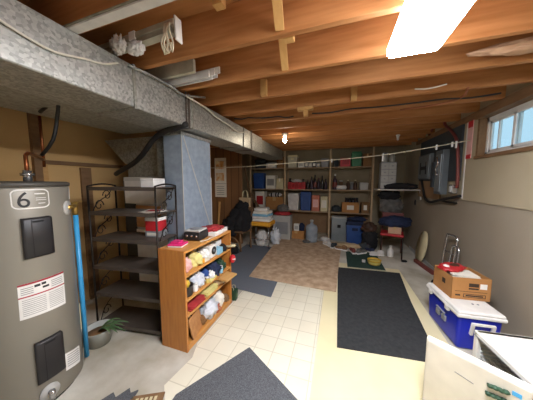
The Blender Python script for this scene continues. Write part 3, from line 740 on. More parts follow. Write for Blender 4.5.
# ------- bookcase shelves (x front edge about -1.2)
def bcx(px, py, x=-1.25): return PX(px, py, x)
s1 = SHZ[3]
bag('shopping_bag', 'crumpled pink and white bag at the near end of the bookcase upper shelf', (-1.3, 1.47, s1), (.075, .06, .075), 'pale_pink', 3)
lump('fabric_scrap', 'pale yellow crumpled fabric next to the pink bag', 'fabric', (-1.3, 1.615, s1), (.085, .06, .075), 'yellow_paper', seed=8, amp=.35)
pj = MB()
for k in range(7): pj.box(-.08, .07, -.05, .05, .006*k, .006*k+.004, mx=Matrix.Rotation(.22*math.sin(k*2.2), 4, 'Z'))
tag(pj.build('paper_pile', 'paper', None, (-1.3, 1.735, s1)), 'untidy pile of white papers on the bookcase upper shelf', 'papers')
ap = thing('alarm_clock', 'white boxy appliance with a round black dial on the upper shelf', 'appliance', (-1.31, 1.86, s1))
MB().box(-.08, .08, -.06, .06, 0, .13, bev=.01).build('body', 'white_plastic', ap)
MB().cyl((.078, 0, .075), (.084, 0, .075), .042, seg=24).build('dial', 'black_plastic', ap); MB().cyl((.084, 0, .075), (.088, 0, .075), .016, seg=18).build('hub', 'grey_plastic', ap)
rbox('tissue_box', 'light blue box lying on the bookcase upper shelf', 'box', -1.36, -1.215, 1.925, 2.02, s1, s1+.07, 'light_blue', style='label')
rbox('storage_box', 'white box behind the light blue one on the upper shelf', 'box', -1.42, -1.3, 2.03, 2.13, s1, s1+.12, 'paper_white', style='label', lm='light_grey')
lump('cap', 'black knitted cap at the far end of the upper shelf', 'cap', (-1.25, 2.075, s1), (.045, .04, .05), 'black_cloth', .15, seed=2, flat=.6)
tag(MB().lathe([(0, 0), (.016, 0), (.016, .17), (.012, .175), (0, .175)], (0, 0, 0), 14, Matrix.Rotation(R_(78), 4, 'Y')).build('paper_roll', 'cream', None, (-1.29, 2.135, s1+.02)), 'cream paper roll sticking out of the upper shelf far end', 'paper roll')
s2 = SHZ[2]
pt = thing('cooking_pot', 'small black pot with a yellow ball in it at the near end', 'pot', (-1.28, 1.47, s2))
MB().lathe([(0, 0), (.06, 0), (.066, .01), (.066, .09), (.07, .094), (.062, .092), (.06, .012), (0, .012)], seg=24).build('pot_body', 'black_plastic', pt)
MB().lathe([(0, .06), (.03, .07), (.042, .1), (.03, .13), (0, .14)], seg=20).build('ball', 'yellow', pt)
bag('grocery_bag', 'white translucent plastic bag on the middle bookcase shelf', (-1.3, 1.63, s2), (.09, .085, .08), 'plastic_bag', 5)
lump('sock', 'bright blue balled cloth between white bag and navy bag', 'cloth', (-1.29, 1.765, s2), (.055, .045, .065), 'blue_cloth', seed=4)
bag('tote_bag', 'navy blue bag bulging from the middle bookcase shelf', (-1.28, 1.89, s2), (.085, .085, .085), 'navy', 9, 'bag')
bag('grocery_bag', 'green and pale shopping bag right of the navy bag', (-1.28, 2.04, s2), (.07, .06, .07), 'dark_green', 12)
rbn = thing('ball_cap', 'red and white cap hanging at the far bookcase corner', 'cap', (-1.165, 2.15, s2+.06))
MB().blob((0, 0, .045), (.035, .04, .05), .1, 2, 3, .9, ridge=0).build('crown', 'red_bright', rbn); MB().lathe([(0, .05), (.02, .05), (.02, .056), (0, .056)], (.03, -.02, .0), 14).build('patch', 'white_plastic', rbn)
s3 = SHZ[1]
fd = MB()
for k in range(3): fd.box(-.09, .09, -.11, .11, .012*k, .012*k+.01, bev=.002, mx=Matrix.Rotation(.12*k, 4, 'Z'))
tag(fd.build('folder', 'red_cloth', None, (-1.3, 1.56, s3)), 'dull red folders lying on the narrow lower bookcase shelf', 'folder')
pj = MB()
for k in range(6): pj.box(-.085, .085, -.1, .1, .008*k, .008*k+.006, mx=Matrix.Rotation(.1*math.sin(k*1.7), 4, 'Z'))
tag(pj.build('magazine_pile', 'yellow_paper', None, (-1.3, 1.8, s3)), 'flat pile of yellowish magazines on the narrow lower shelf', 'magazines')
lump('handbag', 'beige soft handbag on the lower bookcase shelf far end', 'handbag', (-1.29, 2.02, s3), (.09, .1, .045), 'beige_cloth', .2, seed=7)
lump('slipper', 'dark slipper on the narrow lower shelf end', 'slipper', (-1.4, 2.1, s3), (.045, .06, .04), 'dark_brown_wood', .15, seed=5)
s4 = SHZ[0]
bk_ = thing('wicker_basket', 'dark wicker basket on the bottom bookcase shelf', 'basket', (-1.33, 1.47, s4))
MB().lathe([(0, 0), (.055, 0), (.066, .13), (.07, .14), (.06, .138), (.05, .01), (0, .01)], seg=24).build('basket_body', 'wicker', bk_); MB().tube([(0, -.06, .13), (0, -.04, .19), (0, 0, .21), (0, .04, .19), (0, .06, .13)], .006).build('handle', 'wicker', bk_)
hb = thing('serving_board', 'tan wooden serving board leaning on the bottom shelf', 'board', (-1.225, 1.56, s4), 0, rot=(R_(0), R_(-14), R_(14)))
MB().box(-.009, .009, -.11, .11, 0, .19, bev=.006).build('board', 'tan_board', hb); MB().tube([(0, -.04, .19), (0, -.03, .215), (0, .03, .215), (0, .04, .19)], .007).build('handle', 'dark_brown_wood', hb)
bag('grocery_bag', 'white plastic bag slumped on the bottom bookcase shelf', (-1.27, 1.8, s4), (.085, .11, .1), 'plastic_bag', 15)
bag('purse', 'small brown leather bag behind the tan board', (-1.26, 1.665+.0, s4), (.04, .035, .05), 'wicker', 11, 'bag')
lump('paper_sack', 'crumpled cream paper sack on the bottom shelf', 'paper bag', (-1.29, 1.97, s4), (.085, .07, .12), 'paper', .3, seed=21)
lump('shoe', 'brown shoe at the far end of the bottom shelf', 'shoe', (-1.26, 2.1, s4), (.06, .045, .05), 'old_wood', .2, seed=22)
# stool by the bookcase and green can
pk = MB(); pk.box(-.13, .13, -.1, .1, 0, .022, bev=.004)
tag(pk.build('plank', 'lumber', None, (-1.225, 2.02, s3+.075), R_(-6)), 'pale wooden board jutting out of the far lower end of the bookcase', 'board')
gc = PZ(245, 295)
gt_ = thing('gift_bag', 'dark green paper bag on the floor at the far end of the bookcase', 'bag', (-1.22, 2.25, .004), R_(8))
b = MB(); b.box(-.055, .055, -.04, .04, 0, .13, bev=.004, taper=.92); b.build('bag_body', 'dark_green', gt_)
h = MB()
for y in (-.034, .034): h.tube([(-.02, y, .13), (-.018, y, .165), (.018, y, .165), (.02, y, .13)], .003, 6)
h.build('handle', 'cream', gt_); MB().box(.05, .057, -.02, .02, .04, .08).build('front_label', 'leaf', gt_)

# ------------------------------------------------------------------ torn bits on the floor, near
tp = [(-1.5, .82), (-1.46, .92), (-1.41, .9), (-1.38, .98), (-1.34, .955), (-1.31, .99), (-1.29, .93), (-1.33, .88), (-1.3, .8)]
flatpoly('carpet_scrap', tp, .0005, .012, 'carpet_gray', 'ragged dark carpet scrap on the concrete at the bottom edge', 'carpet scrap')
dmx = thing('doormat', 'small brown doormat corner with pale lettering beside the carpet scrap', 'mat', (-1.16, .93, 0), R_(28))
MB().box(-.13, .09, -.18, .08, .0005, .012, bev=.003).build('pad', 'old_wood', dmx)
lt = MB()
for k in range(5): lt.box(-.09+.03*k, -.072+.03*k, .02, .055, .012, .0135)
lt.build('lettering', 'cream', dmx)

# ------------------------------------------------------------------ back storage shelves
SY0, SY1 = 5.6, 5.98
post_x = [PY(285, 185, SY0).x, PY(330, 185, SY0).x, PY(372, 190, SY0).x]
XL, XR = -2.42, post_x[2]+.02
SH3 = [.7, 1.28, 1.86]
su = thing('storage_shelves', 'tall wooden storage shelving across the back wall', 'shelving', ((XL+XR)/2, (SY0+SY1)/2, 0))
ox, oy = (XL+XR)/2, (SY0+SY1)/2
for z in SH3: MB().box(XL-ox, XR-ox, SY0-oy, SY1-oy, z-.03, z, bev=.003).build('shelf_board', 'shelf_wood', su)
for x in [XL+.02]+post_x:
    MB().box(x-.022-ox, x+.022-ox, SY0-.03-oy, SY0-.002-oy, 0, 2.31, bev=.003).build('post', 'post_wood', su)
    MB().box(x-.022-ox, x+.022-ox, SY1-.03-oy, SY1-.0-oy, 0, 2.31).build('post', 'shelf_wood', su)
MB().box(XL-ox, XR-ox, SY1-.012-oy, SY1-.002-oy, .05, .66).build('back_panel', 'plywood_brown', su)
def sx(px, py=185, y=SY0+.04): return PY(px, py, y).x
def sz(px, py, y=SY0+.04): return PY(px, py, y).z
def onS(kind, name, label, cat, pxa, pxb, pyt, lev, m, d=.25, y=SY0+.02, group=None, **kw):
    z0 = SH3[lev]; x0, x1 = sx(pxa), sx(pxb); zt_ = sz((pxa+pxb)/2, pyt)
    return rbox(name, label, cat, x0, x1, y, y+d, z0, max(zt_, z0+.05), m, style=kind, group=group, **kw)
# bay 1
onS('bin', 'storage_bin', 'dark lidded bin at the left of the top back shelf', 'bin', 255, 265.5, 159.5, 2, 'board_dark', d=.2)
onS('label', 'storage_box', 'small white box on the top shelf left of the first post', 'box', 266.5, 276, 162.5, 2, 'light_grey')
onS('carton', 'carton', 'brown carton beside the first post on the top shelf', 'box', 276.8, 283.2, 157, 2, 'cardboard_dark')
onS('bin', 'storage_bin', 'blue bin at the left end of the middle shelf', 'bin', 253.5, 264, 173, 1, 'blue_bin')
onS('label', 'storage_box', 'white printed box right of the left blue bin', 'box', 266, 275.5, 175.5, 1, 'paper', lm='ink_grey')
onS('carton', 'carton', 'cream carton beside the first post on the middle shelf', 'box', 276.5, 283.2, 178.5, 1, 'cream', lm='paper')
onS('label', 'storage_box', 'red and white upright box on the left lower shelf', 'box', 255.5, 264.5, 191.5, 0, 'paper', lm='red')
onS('carton', 'carton', 'brown cardboard box under the white bundle on the lower left shelf', 'box', 266, 283.2, 197, 0, 'cardboard')
hz = sz(275, 197)
hl = thing('foam_roll', 'white bundle with black stripes on the lower left brown box', 'bundle', ((sx(267)+sx(282))/2, SY0+.14, hz))
MB().blob((0, 0, .055), (.19, .09, .065), .15, 2, 3, .8, ridge=.1).build('bundle', 'white_cloth', hl)
b = MB()
for xx in (-.1, .03, .1): b.lathe([(.055, -.012), (.066, -.01), (.066, .02), (.055, .022)], (xx, -.02, .06), 16, Matrix.Rotation(pi/2, 4, 'Y') @ Matrix.Diagonal((.95, 1.35, 1, 1)))
b.build('stripe', 'black_matte', hl)
# bay 2
tc_ = onS('bin', 'storage_bin', 'clear pale bin right of the first post on the top shelf', 'bin', 287.5, 297, 155, 2, 'clear_tub', lid='cream')
onS('label', 'storage_box', 'small white cube box right of the clear bin', 'box', 298, 303.5, 162, 2, 'paper_white', lm='light_grey')
for k in range(4):
    cols = ['grey_plastic', 'light_grey', 'black_plastic', 'grey_plastic']
    onS('label', 'small_box', ['small grey box next to the white cube on the top shelf', 'pale small box second from the white cube on the top shelf', 'black small box third from the white cube on the top shelf', 'grey small box beside the wide grey bin on the top shelf'][k], 'box', 304.3+3.9*k, 307.8+3.9*k, 162+(k % 2), 2, cols[k], d=.14, group='small boxes on the top shelf')
onS('bin', 'storage_bin', 'wide grey bin left of the second post on the top shelf', 'bin', 320.3, 328.2, 158.5, 2, 'grey_plastic')
for k in range(5):
    onS('label', 'gift_box', 'small red patterned box in the row beside the first post', 'box', 288+3.5*k, 291.3+3.5*k, 182+(k % 2)*.6, 1, 'red_bright' if k % 2 else 'red', d=.13, lm='red_cloth', group='red boxes on the middle shelf')
lump('cloth_bundle', 'whitish folded cloth lying on the row of red boxes', 'cloth', ((sx(291)+sx(300))/2, SY0+.19, sz(295, 182)-.0), (.14, .05, .045), 'white_cloth', seed=31)
for k in range(6):
    x = sx(307.5+3.6*k); hgt = [.26, .34, .38, .3, .36, .28][k]
    bottle('bottle', ['dark bottle nearest the red boxes on the middle shelf', 'dark purple bottle second from the red boxes', 'tallest dark bottle in the row on the middle shelf', 'short dark bottle in the middle of the bottle row', 'dark purple bottle second from the post in the row', 'dark bottle nearest the second post on the middle shelf'][k], 'bottle', (x, SY0+.1+.05*(k % 2), SH3[1]), hgt, .042, 'purple_dark' if k % 2 else 'glass_dark', cap='black_plastic' if k % 3 else 'red_brown', group='dark bottles on the middle shelf', lab='red_brown' if k == 2 else None)
onS('bin', 'storage_bin', 'white stacking container right of the first post on the lower shelf', 'bin', 288, 299, 193.5, 0, 'white_cloth')
onS('bin', 'storage_bin', 'blue bin in the middle of the lower shelf centre bay', 'bin', 300.5, 311.3, 192, 0, 'blue_bin')
onS('label', 'storage_box', 'salmon box right of the centre blue bin', 'box', 312.2, 319.8, 195.5, 0, 'salmon', lm='pale_pink')
onS('label', 'storage_box', 'cream box left of the second post on the lower shelf', 'box', 321, 328, 196.5, 0, 'cream', lm='paper')
# bay 3
bottle('canister', 'dark canister right of the second post on the top shelf', 'canister', (sx(335.5), SY0+.1, SH3[2]), .2, .06, 'board_dark', 'black_plastic', jar=True)
onS('label', 'storage_box', 'red box left of the green bin on the top shelf', 'box', 339.5, 349.5, 158, 2, 'red_bright', lm='red')
onS('bin', 'storage_bin', 'green bin on the right of the top shelf', 'bin', 350.5, 360.8, 151.5, 2, 'green')
onS('carton', 'carton', 'brown carton right of the green bin on the top shelf', 'box', 362.3, 370.4, 153.5, 2, 'cardboard_dark')
bottle('spray_bottle', 'dark bottle with white cap right of the second post', 'bottle', (sx(334.8), SY0+.1, SH3[1]), .4, .055, 'purple_dark', 'white_plastic', lab='red_brown')
rl = thing('paper_roll', 'white roll lying on the middle shelf right of the capped bottle', 'roll', ((sx(337)+sx(345))/2, SY0+.12, SH3[1]+.055))
MB().lathe([(.015, -.16), (.055, -.16), (.055, .16), (.015, .16)], seg=20, mx=Matrix.Rotation(pi/2, 4, 'Y')).build('roll', 'paper_white', rl); MB().lathe([(.0, -.165), (.016, -.165), (.016, .165), (0, .165)], seg=12, mx=Matrix.Rotation(pi/2, 4, 'Y')).build('core', 'cardboard', rl)
for k, (px, lb) in enumerate(((348, 'amber bottle right of the white roll on the middle shelf'), (355.5, 'amber bottle left of the grey box on the middle shelf'))):
    bottle('bottle', lb, 'bottle', (sx(px), SY0+.1, SH3[1]), .25, .045, 'dark_brown_wood', 'cream', group='amber bottles')
onS('bin', 'storage_bin', 'grey low box at the right end of the middle shelf', 'bin', 359.5, 368.5, 182.5, 1, 'light_grey')
for k in range(4):
    z0 = SH3[0]
    bottle('jar', ['black jar nearest the second post on the lower right shelf', 'black jar second from the post on the lower right shelf', 'black jar third from the post on the lower right shelf', 'black jar nearest the right post on the lower shelf'][k], 'jar', (sx(347+3.4*k, y=5.9), SY0+.3, z0), .36, .045, 'glass_dark', 'black_plastic', jar=True, group='black jars on the lower right shelf')
onS('open', 'cardboard_tray', 'cardboard tray with a white label on the lower right shelf', 'tray', 342.5, 360, 203, 0, 'cardboard', d=.2)
onS('open', 'cardboard_tray', 'cardboard tray beside the right post on the lower shelf', 'tray', 362, 370.4, 202.5, 0, 'cardboard_dark', d=.2)
lump('cloth_bundle', 'dark folded bundle left of the cardboard trays on the lower shelf', 'cloth', ((sx(333)+sx(341))/2, SY0+.14, SH3[0]), (.11, .1, .09), 'board_dark', seed=33)
# below the lowest shelf
def onF(kind, name, label, cat, pxa, pxb, pyt, y, m, d=.25, z0=0, **kw):
    x0, x1 = PY(pxa, 220, y).x, PY(pxb, 220, y).x; zt_ = PY((pxa+pxb)/2, pyt, y).z
    return rbox(name, label, cat, x0, x1, y, y+d, z0, zt_, m, style=kind, **kw)
cbx = onF('carton', 'carton', 'flat brown carton on the floor left of the blue water jug', 'box', 288, 304.5, 231, 5.25, 'cardboard', d=.24)
zc = PY(296, 231, 5.3).z
rbox('carton', 'small white carton standing on the flat brown carton', 'box', PY(294, 225, 5.3).x, PY(299, 225, 5.3).x, 5.28, 5.38, zc, zc+.19, 'paper_white', style='label', lm='light_grey')
lump('cloth_bundle', 'dark cloth heap beside the small white carton', 'cloth', (PY(301.7, 225, 5.35).x, 5.36, zc), (.075, .08, .12), 'navy', seed=35)
jx = PZ(311.5, 240).x
jg = thing('water_jug', 'large blue water jug on the floor before the shelves', 'water jug', (PY(311.5, 235, 5.1).x, 5.1, .022))
MB().lathe([(0, 0), (.13, 0), (.145, .02), (.145, .1), (.138, .115), (.145, .13), (.145, .22), (.138, .235), (.145, .25), (.145, .34), (.12, .4), (.04, .44), (.035, .5), (0, .5)], seg=32).build('jug_body', 'jug_blue', jg)
MB().lathe([(0, .485), (.04, .485), (.042, .53), (.035, .535), (0, .535)], seg=18).build('cap', 'light_grey', jg)
gb = thing('metal_box', 'grey metal box with a dark handle slot under the lowest shelf', 'box', ((PY(332.5, 220, 5.45).x+PY(346, 220, 5.45).x)/2, 5.55, 0))
zg = PY(339, 217, 5.45).z
MB().box(-.18, .18, -.12, .12, 0, zg-.03, bev=.008).build('body', 'panel_light', gb); MB().box(-.184, .184, -.124, .124, zg-.03, zg, bev=.008).build('lid', 'light_grey', gb); MB().box(-.04, .04, -.124, -.118, zg*.55, zg*.68, bev=.002).build('handle_slot', 'black_matte', gb)
onF('bin', 'storage_bin', 'blue tub on the floor under the lower right shelf', 'bin', 346.5, 364.5, 222, 5.2, 'blue_bin', d=.28, lid='navy')
lump('cloth_bundle', 'dark cloth heap on the blue floor tub', 'cloth', (PY(357, 220, 5.35).x, 5.33, PY(355, 222, 5.2).z+.003), (.2, .1, .06), 'navy', seed=36)
lump('sneaker', 'whitish shoe pile in front of the grey metal box', 'shoes', (PY(325, 238, 5.3).x, 5.32, .0), (.12, .08, .06), 'white_cloth', seed=41)
lump('rag_heap', 'beige and brown rag heap in front of the blue floor tub', 'rags', (PY(350, 244, 4.95).x, 4.95, .0), (.3, .1, .06), 'beige_cloth', .35, seed=42)
lump('sneaker', 'dark shoe heap right of the rag heap', 'shoes', (PY(362, 243, 4.95).x+.06, 4.93, .0), (.12, .09, .09), 'board_dark', seed=43)

# leaning planks at the left end
for k, (xa, xb, lb) in enumerate(((244.5, 252.5, 'longer brown plank leaning at the left end of the shelves'), (249, 258, 'shorter brown plank leaning before the left end of the shelves'))):
    p0 = PY(xb, 206 if k else 208, 5.45-.05*k); p1 = PY(xa, 166 if k == 0 else 190, 5.45-.05*k)
    d = (p0-p1).normalized(); t = p0.z/abs(d.z) if d.z else 0; pb = p0+d*(p0.z/-d.z)
    tag(recenter(MB().bar(pb+Vector((0, 0, .02)), p1, .09, .025, bev=.003).build('plank', 'old_wood')), lb, 'plank')

# paper on the panelling
pst = thing('wall_calendar', 'long cream paper with orange pictures hanging on the dark panelling', 'poster', (PY(220.5, 178, 4.41).x, 4.414, PY(220, 197, 4.41).z))
hh = PY(220, 158, 4.41).z-PY(220, 197, 4.41).z
MB().box(-.155, .155, -.006, .004, 0, hh, bev=.001).build('sheet', 'paper', pst)
b = MB(); b.box(-.12, .1, -.0075, -.006, hh*.72, hh*.92); b.box(-.12, .1, -.0075, -.006, hh*.42, hh*.62); b.build('picture', 'poster', pst)
b = MB(); 
for k in range(5): b.box(-.11, .1, -.0075, -.006, hh*(.06+.05*k), hh*(.075+.05*k))
b.box(-.15, .15, -.0075, -.006, hh*.345, hh*.355); b.build('print', 'ink_grey', pst)
tag(recenter(MB().bar((PY(218, 240, 4.2).x-.02, 4.2, .0), (PY(219, 206, 4.35).x, 4.385, 1.0), .05, .02, bev=.003).build('stick', 'lumber')), 'pale wooden stick leaning on the panelling', 'stick')

# chair with black coat, left rear
ch = thing('wooden_chair', 'curved brown wooden chair under the black coat pile', 'chair', (-2.02, 4.08, 0), R_(-15))
MB().box(-.2, .2, -.2, .2, .4, .43, bev=.01).build('seat', 'old_wood', ch)
for xx in (-.17, .17):
    MB().cyl((xx, -.17, 0), (xx*.95, -.17, .4), .018).build('leg', 'old_wood', ch); MB().cyl((xx, .18, 0), (xx*.95, .17, .4), .018).build('leg', 'old_wood', ch)
    MB().tube([(xx, .18, .43), (xx, .2, .65), (xx, .23, .9)], .016).build('back_post', 'old_wood', ch)
b = MB(); b.tube([(-.17, -.18, .12), (-.1, -.22, .26), (0, -.23, .3), (.1, -.22, .26), (.17, -.18, .12)], .015); b.build('bow', 'old_wood', ch)
MB().box(-.18, .18, .215, .24, .8, .92, bev=.01).build('back_rail', 'old_wood', ch)
co = MB(); co.blob((0, 0, .2), (.25, .2, .27), .3, 1.8, 3, .75, ridge=.3); co.blob((-.17, -.1, .08), (.2, .15, .2), .35, 2, 8, .9, ridge=.4); co.blob((.0, .08, .4), (.17, .12, .22), .3, 2, 5, .9, ridge=.3)
tag(co.build('coat', 'black_cloth', None, (-2.0, 4.06, .431)), 'black coat heaped on the wooden chair before the panelling', 'coat')
tb_ = thing('tote_bag', 'beige cloth tote hanging on the panelling behind the black coat', 'bag', (PY(245, 205, 4.36).x, 4.37, .82))
MB().box(-.15, .15, -.035, .035, 0, .3, bev=.02, seg=3, taper=.85).build('bag_body', 'beige_cloth', tb_)
for y in (-.02, .02): MB().tube([(-.07, y, .29), (-.05, y*.6, .42), (0, .015, .47), (.05, y*.6, .42), (.07, y, .29)], .007, 6).build('strap', 'cream', tb_)
MB().cyl((0, .045, .465), (0, -.01, .465), .008).build('hook', 'chrome', tb_)
bag('grocery_bag', 'small pale bag on the floor left of the wooden chair', (PY(233, 245, 4.05).x-.03, 3.85, .012), (.09, .08, .13), 'plastic_bag', 53)

# chrome stool with yellow seat, papers
stl = thing('stool', 'chrome legged stool with an orange-yellow seat under white papers', 'stool', (-1.6, 4.42, .012))
MB().box(-.26, .24, -.21, .2, .49, .585, bev=.025, seg=3).build('seat', 'orange_yellow', stl)
for xx in (-.23, .19):
    for yy in (-.17, .17): MB().cyl((xx*1.1, yy*1.1, 0), (xx, yy, .54), .012).build('leg', 'chrome', stl)
b = MB()
for yy in (-.18, .18): b.cyl((-.24, yy, .2), (.2, yy, .2), .008)
b.build('stretcher', 'chrome', stl)
zz = .598
for k, (w, h, m, lb) in enumerate(((.44, .055, 'paper_white', 'lowest white folded stack on the yellow stool'), (.42, .06, 'white_cloth', 'second white folded stack on the yellow stool'), (.4, .05, 'light_blue', 'pale blue folded cloth in the stool pile'), (.36, .06, 'paper', 'upper white bundle on the yellow stool'), (.3, .07, 'white_cloth', 'topmost white bundle of the stool pile'))):
    o = MB(); o.box(-w/2, w/2, -.16, .16, 0, h, bev=h*.35, seg=3, mx=Matrix.Rotation(.15*math.sin(k*2), 4, 'Z')); o.box(-w/2*.95, w/2*.97, -.162, .155, h*.42, h*.48, mx=Matrix.Rotation(.15*math.sin(k*2), 4, 'Z'))
    tag(o.build('folded_linen', m, None, (-1.61+.02*math.sin(k*3), 4.42, zz)), lb, 'folded linen', 'white pile on the stool'); zz += h+.001
bag('grocery_bag', 'large white plastic bag on the floor right of the stool legs', (-1.37, 4.66, .022), (.12, .1, .2), 'plastic_bag', 61)
bag('grocery_bag', 'white plastic bag under the yellow stool', (-1.62, 4.42, .012), (.14, .1, .2), 'white_cloth', 62)
wbk = rbox('hamper', 'pale grey box behind the stool pile', 'box', -1.55, -1.1, 5.05, 5.3, 0.0, .62, 'light_grey', style='label', lm='grey_plastic')
lump('red_cloth_heap', 'red and white cloth on the white box behind the stool', 'cloth', (-1.33, 5.17, .621), (.2, .1, .06), 'red_cloth', seed=63)
lump('grey_bundle', 'grey cloth bundle atop the red cloth behind the stool', 'cloth', (-1.32, 5.17, .72), (.15, .09, .11), 'grey_cloth', seed=64)

# ------------------------------------------------------------------ right rear corner
cs = thing('corner_shelf', 'thin white corner shelf on the right wall', 'shelf', (1.16, 4.95, 1.33))
MB().box(-.4, .385, -.16, .2, -.018, 0, bev=.003).build('board', 'white_enamel', cs)
b = MB(); b.box(.37, .388, -.15, -.13, -.2, .24); b.bar((.36, -.14, -.02), (.376, -.14, -.18), .012, .012); b.build('bracket', 'white_plastic', cs)
dc = thing('drawer_cabinet', 'small white drawer cabinet on the corner shelf', 'cabinet', ((PY(381, 170, 4.95).x+PY(397, 170, 4.95).x)/2-.01, 5.02, 1.331))
hz = PY(389, 162, 4.9).z-1.331
MB().box(-.145, .145, -.1, .1, 0, hz, bev=.005).build('cabinet_body', 'grey_plastic', dc)
for r in range(4):
    for c_ in range(2):
        dr = MB().box(-.135+.137*c_, -.003+.137*c_, -.108, -.098, .02+r*(hz-.03)/4, (hz-.03)/4+.008+r*(hz-.03)/4, bev=.003).build('drawer', 'light_grey', dc)
        MB().box(-.085+.137*c_, -.053+.137*c_, -.116, -.107, .02+(r+.4)*(hz-.03)/4, .02+(r+.55)*(hz-.03)/4, bev=.002).build('knob', 'grey_plastic', dr)
for k in range(2):
    bottle('jar', ('clear jar on the white drawer cabinet, left', 'clear jar on the white drawer cabinet, right')[k], 'jar', (dc.location.x-.06+.13*k, 5.02, 1.331+hz+.001), .2-.03*k, .06, 'clear_plastic', 'grey_plastic', jar=True, group='jars on the drawer cabinet')
lump('duffel_bag', 'black bag lying before the drawer cabinet on the corner shelf', 'bag', (1.2, 4.86, 1.331), (.3, .06, .075), 'black_cloth', .2, seed=71)
# hanging dark clothes under shelf
cb_ = thing('coat_bundle', 'grey and dark clothes hanging under the corner shelf', 'clothes', (1.1, 5.1, .78))
MB().blob((0, 0, .2), (.22, .12, .2), .3, 2, 72, .9, ridge=.4).build('jacket', 'grey_cloth', cb_); MB().blob((-.05, -.04, .42), (.2, .1, .1), .3, 2, 73, .9, ridge=.4).build('sleeve', 'black_cloth', cb_)
b = MB(); b.tube([(-.1, 0, .4), (-.1, 0, .53)], .004); b.build('hook', 'chrome', cb_)
# red chair with things on it
rc = thing('red_chair', 'red seated folding chair piled with things in the right rear corner', 'chair', (1.06, 4.72, 0), R_(-12))
MB().box(-.2, .2, -.18, .18, .42, .47, bev=.015, seg=3).build('seat', 'red', rc)
for xx in (-.18, .18):
    MB().tube([(xx, -.2, 0), (xx, -.16, .42), (xx, .14, .44)], .012, smooth=1).build('leg', 'black_metal', rc); MB().tube([(xx, .22, 0), (xx, .15, .44), (xx, .22, .85)], .012, smooth=1).build('leg', 'red_brown', rc)
MB().box(-.19, .19, .2, .225, .66, .84, bev=.01).build('backrest', 'red_brown', rc)
rbox('carton', 'tan carton on the red chair seat', 'box', .98, 1.2, 4.57, 4.75, .472, .6, 'tan_seat', style='carton', rz=R_(-12))
lump('cushion', 'dark navy cushion heap on top of the red chair load', 'cushion', (1.1, 4.7, .602), (.27, .16, .12), 'navy', .2, seed=75)
bottle('jug', 'white cleaner jug on the floor under the red chair', 'jug', (1.03, 4.62, 0), .22, .055, 'white_plastic', 'white_plastic')
lump('backpack', 'dark backpack slumped left of the red chair', 'backpack', (.7, 5.0, 0), (.16, .12, .26), 'black_cloth', .25, seed=76)
lump('jacket', 'brown checked jacket draped over the dark backpack', 'jacket', (.68, 5.05, .37), (.15, .1, .13), 'dark_brown_wood', .3, seed=77)
lw = thing('leaning_board', 'pale oval board leaning on the wall by the red chair', 'board', (1.43, 4.45, 0), 0, rot=(0, R_(9), 0))
b = MB(); b.lathe([(0, 0), (.27, 0), (.27, .02), (0, .02)], (0, 0, .3), 32, Matrix.Rotation(pi/2, 4, 'Y') @ Matrix.Diagonal((1.1, .75, 1, 1))); b.build('board', 'cream', lw)
rs_ = PZ(416, 265); tag(recenter(MB().bar((1.4, 4.45, .03), (1.49, 3.9, .03), .05, .06, bev=.005).build('plank', 'red_brown')), 'reddish wood offcut on the floor along the right wall', 'plank')
tag(MB().blob((0, 0, .018), (.05, .03, .022), .2, 2, 3, .8).build('glove', 'black_cloth', None, (PZ(404, 262).x, PZ(404, 262).y, 0)), 'small dark object alone on the concrete by the right wall', 'glove')

# yellow bowl on green rug
yb = PZ(375, 266, .012)
yw = thing('yellow_tub', 'round yellow tub on the small green rug', 'tub', (yb.x, yb.y+.1, .012))
MB().lathe([(0, 0), (.095, 0), (.105, .05), (.112, .075), (.116, .08), (.106, .078), (.1, .05), (.09, .008), (0, .008)], seg=32).build('tub_body', 'yellow', yw)
MB().lathe([(0, .05), (.1, .05), (.1, .06), (0, .066)], seg=28).build('contents', 'yellow_pale', yw)
MB().lathe([(.1035, .018), (.1095, .055)], seg=32, close=False).build('wrapper', 'yellow_pale', yw)
tag(MB().box(-.03, .03, -.02, .02, 0, .05, bev=.008).build('cup', 'light_grey', None, (yb.x-.17, yb.y+.12, .012)), 'small pale cup left of the yellow tub', 'cup')
# scuffs on the black mat
sc1 = PZ(389, 300, .0135)

# ------------------------------------------------------------------ electrical board
eb = thing('electrical_board', 'dark electrical backboard mounted on the right wall', 'electrical board', (WR, 4.2, 1.2))
MB().box(-.03, -.001, -.72, .72, .3, 1.04, bev=.004).build('backboard', 'board_dark', eb)
MB().box(-.03, -.001, -.2, .7, 0, .3, bev=.004).build('plywood', 'plywood_brown', eb)
ep = thing('breaker_panel', 'grey breaker panel with an H-shaped cover at the left of the board', 'breaker panel', (WR-.03, 4.55, 1.5))
MB().box(-.05, 0, -.27, .27, .03, .47, bev=.006).build('enclosure', 'panel_grey', ep)
MB().box(-.058, -.049, -.24, .24, .05, .45, bev=.003).build('door', 'panel_light', ep)
b = MB(); b.box(-.063, -.057, -.12, .12, .2, .26); b.box(-.063, -.057, -.15, -.11, .12, .34); b.box(-.063, -.057, .11, .15, .12, .34); b.build('breakers', 'black_plastic', ep)
em = thing('meter_box', 'grey utility meter box with a shiny cover right of the breaker panel', 'meter box', (WR-.03, 3.87, 1.3))
MB().box(-.08, 0, -.12, .12, 0, .66, bev=.006).build('enclosure', 'panel_grey', em)
MB().box(-.09, -.078, -.09, .09, .04, .6, bev=.004).build('cover', 'panel_light', em)
MB().tube([(-.098, .02, .56), (-.1, -.03, .47), (-.1, .03, .38), (-.098, -.02, .28)], .014).build('lead', 'chrome', em)
MB().box(-.09, 0, .15, .24, .1, .5, bev=.004).build('side_box', 'board_dark', em)
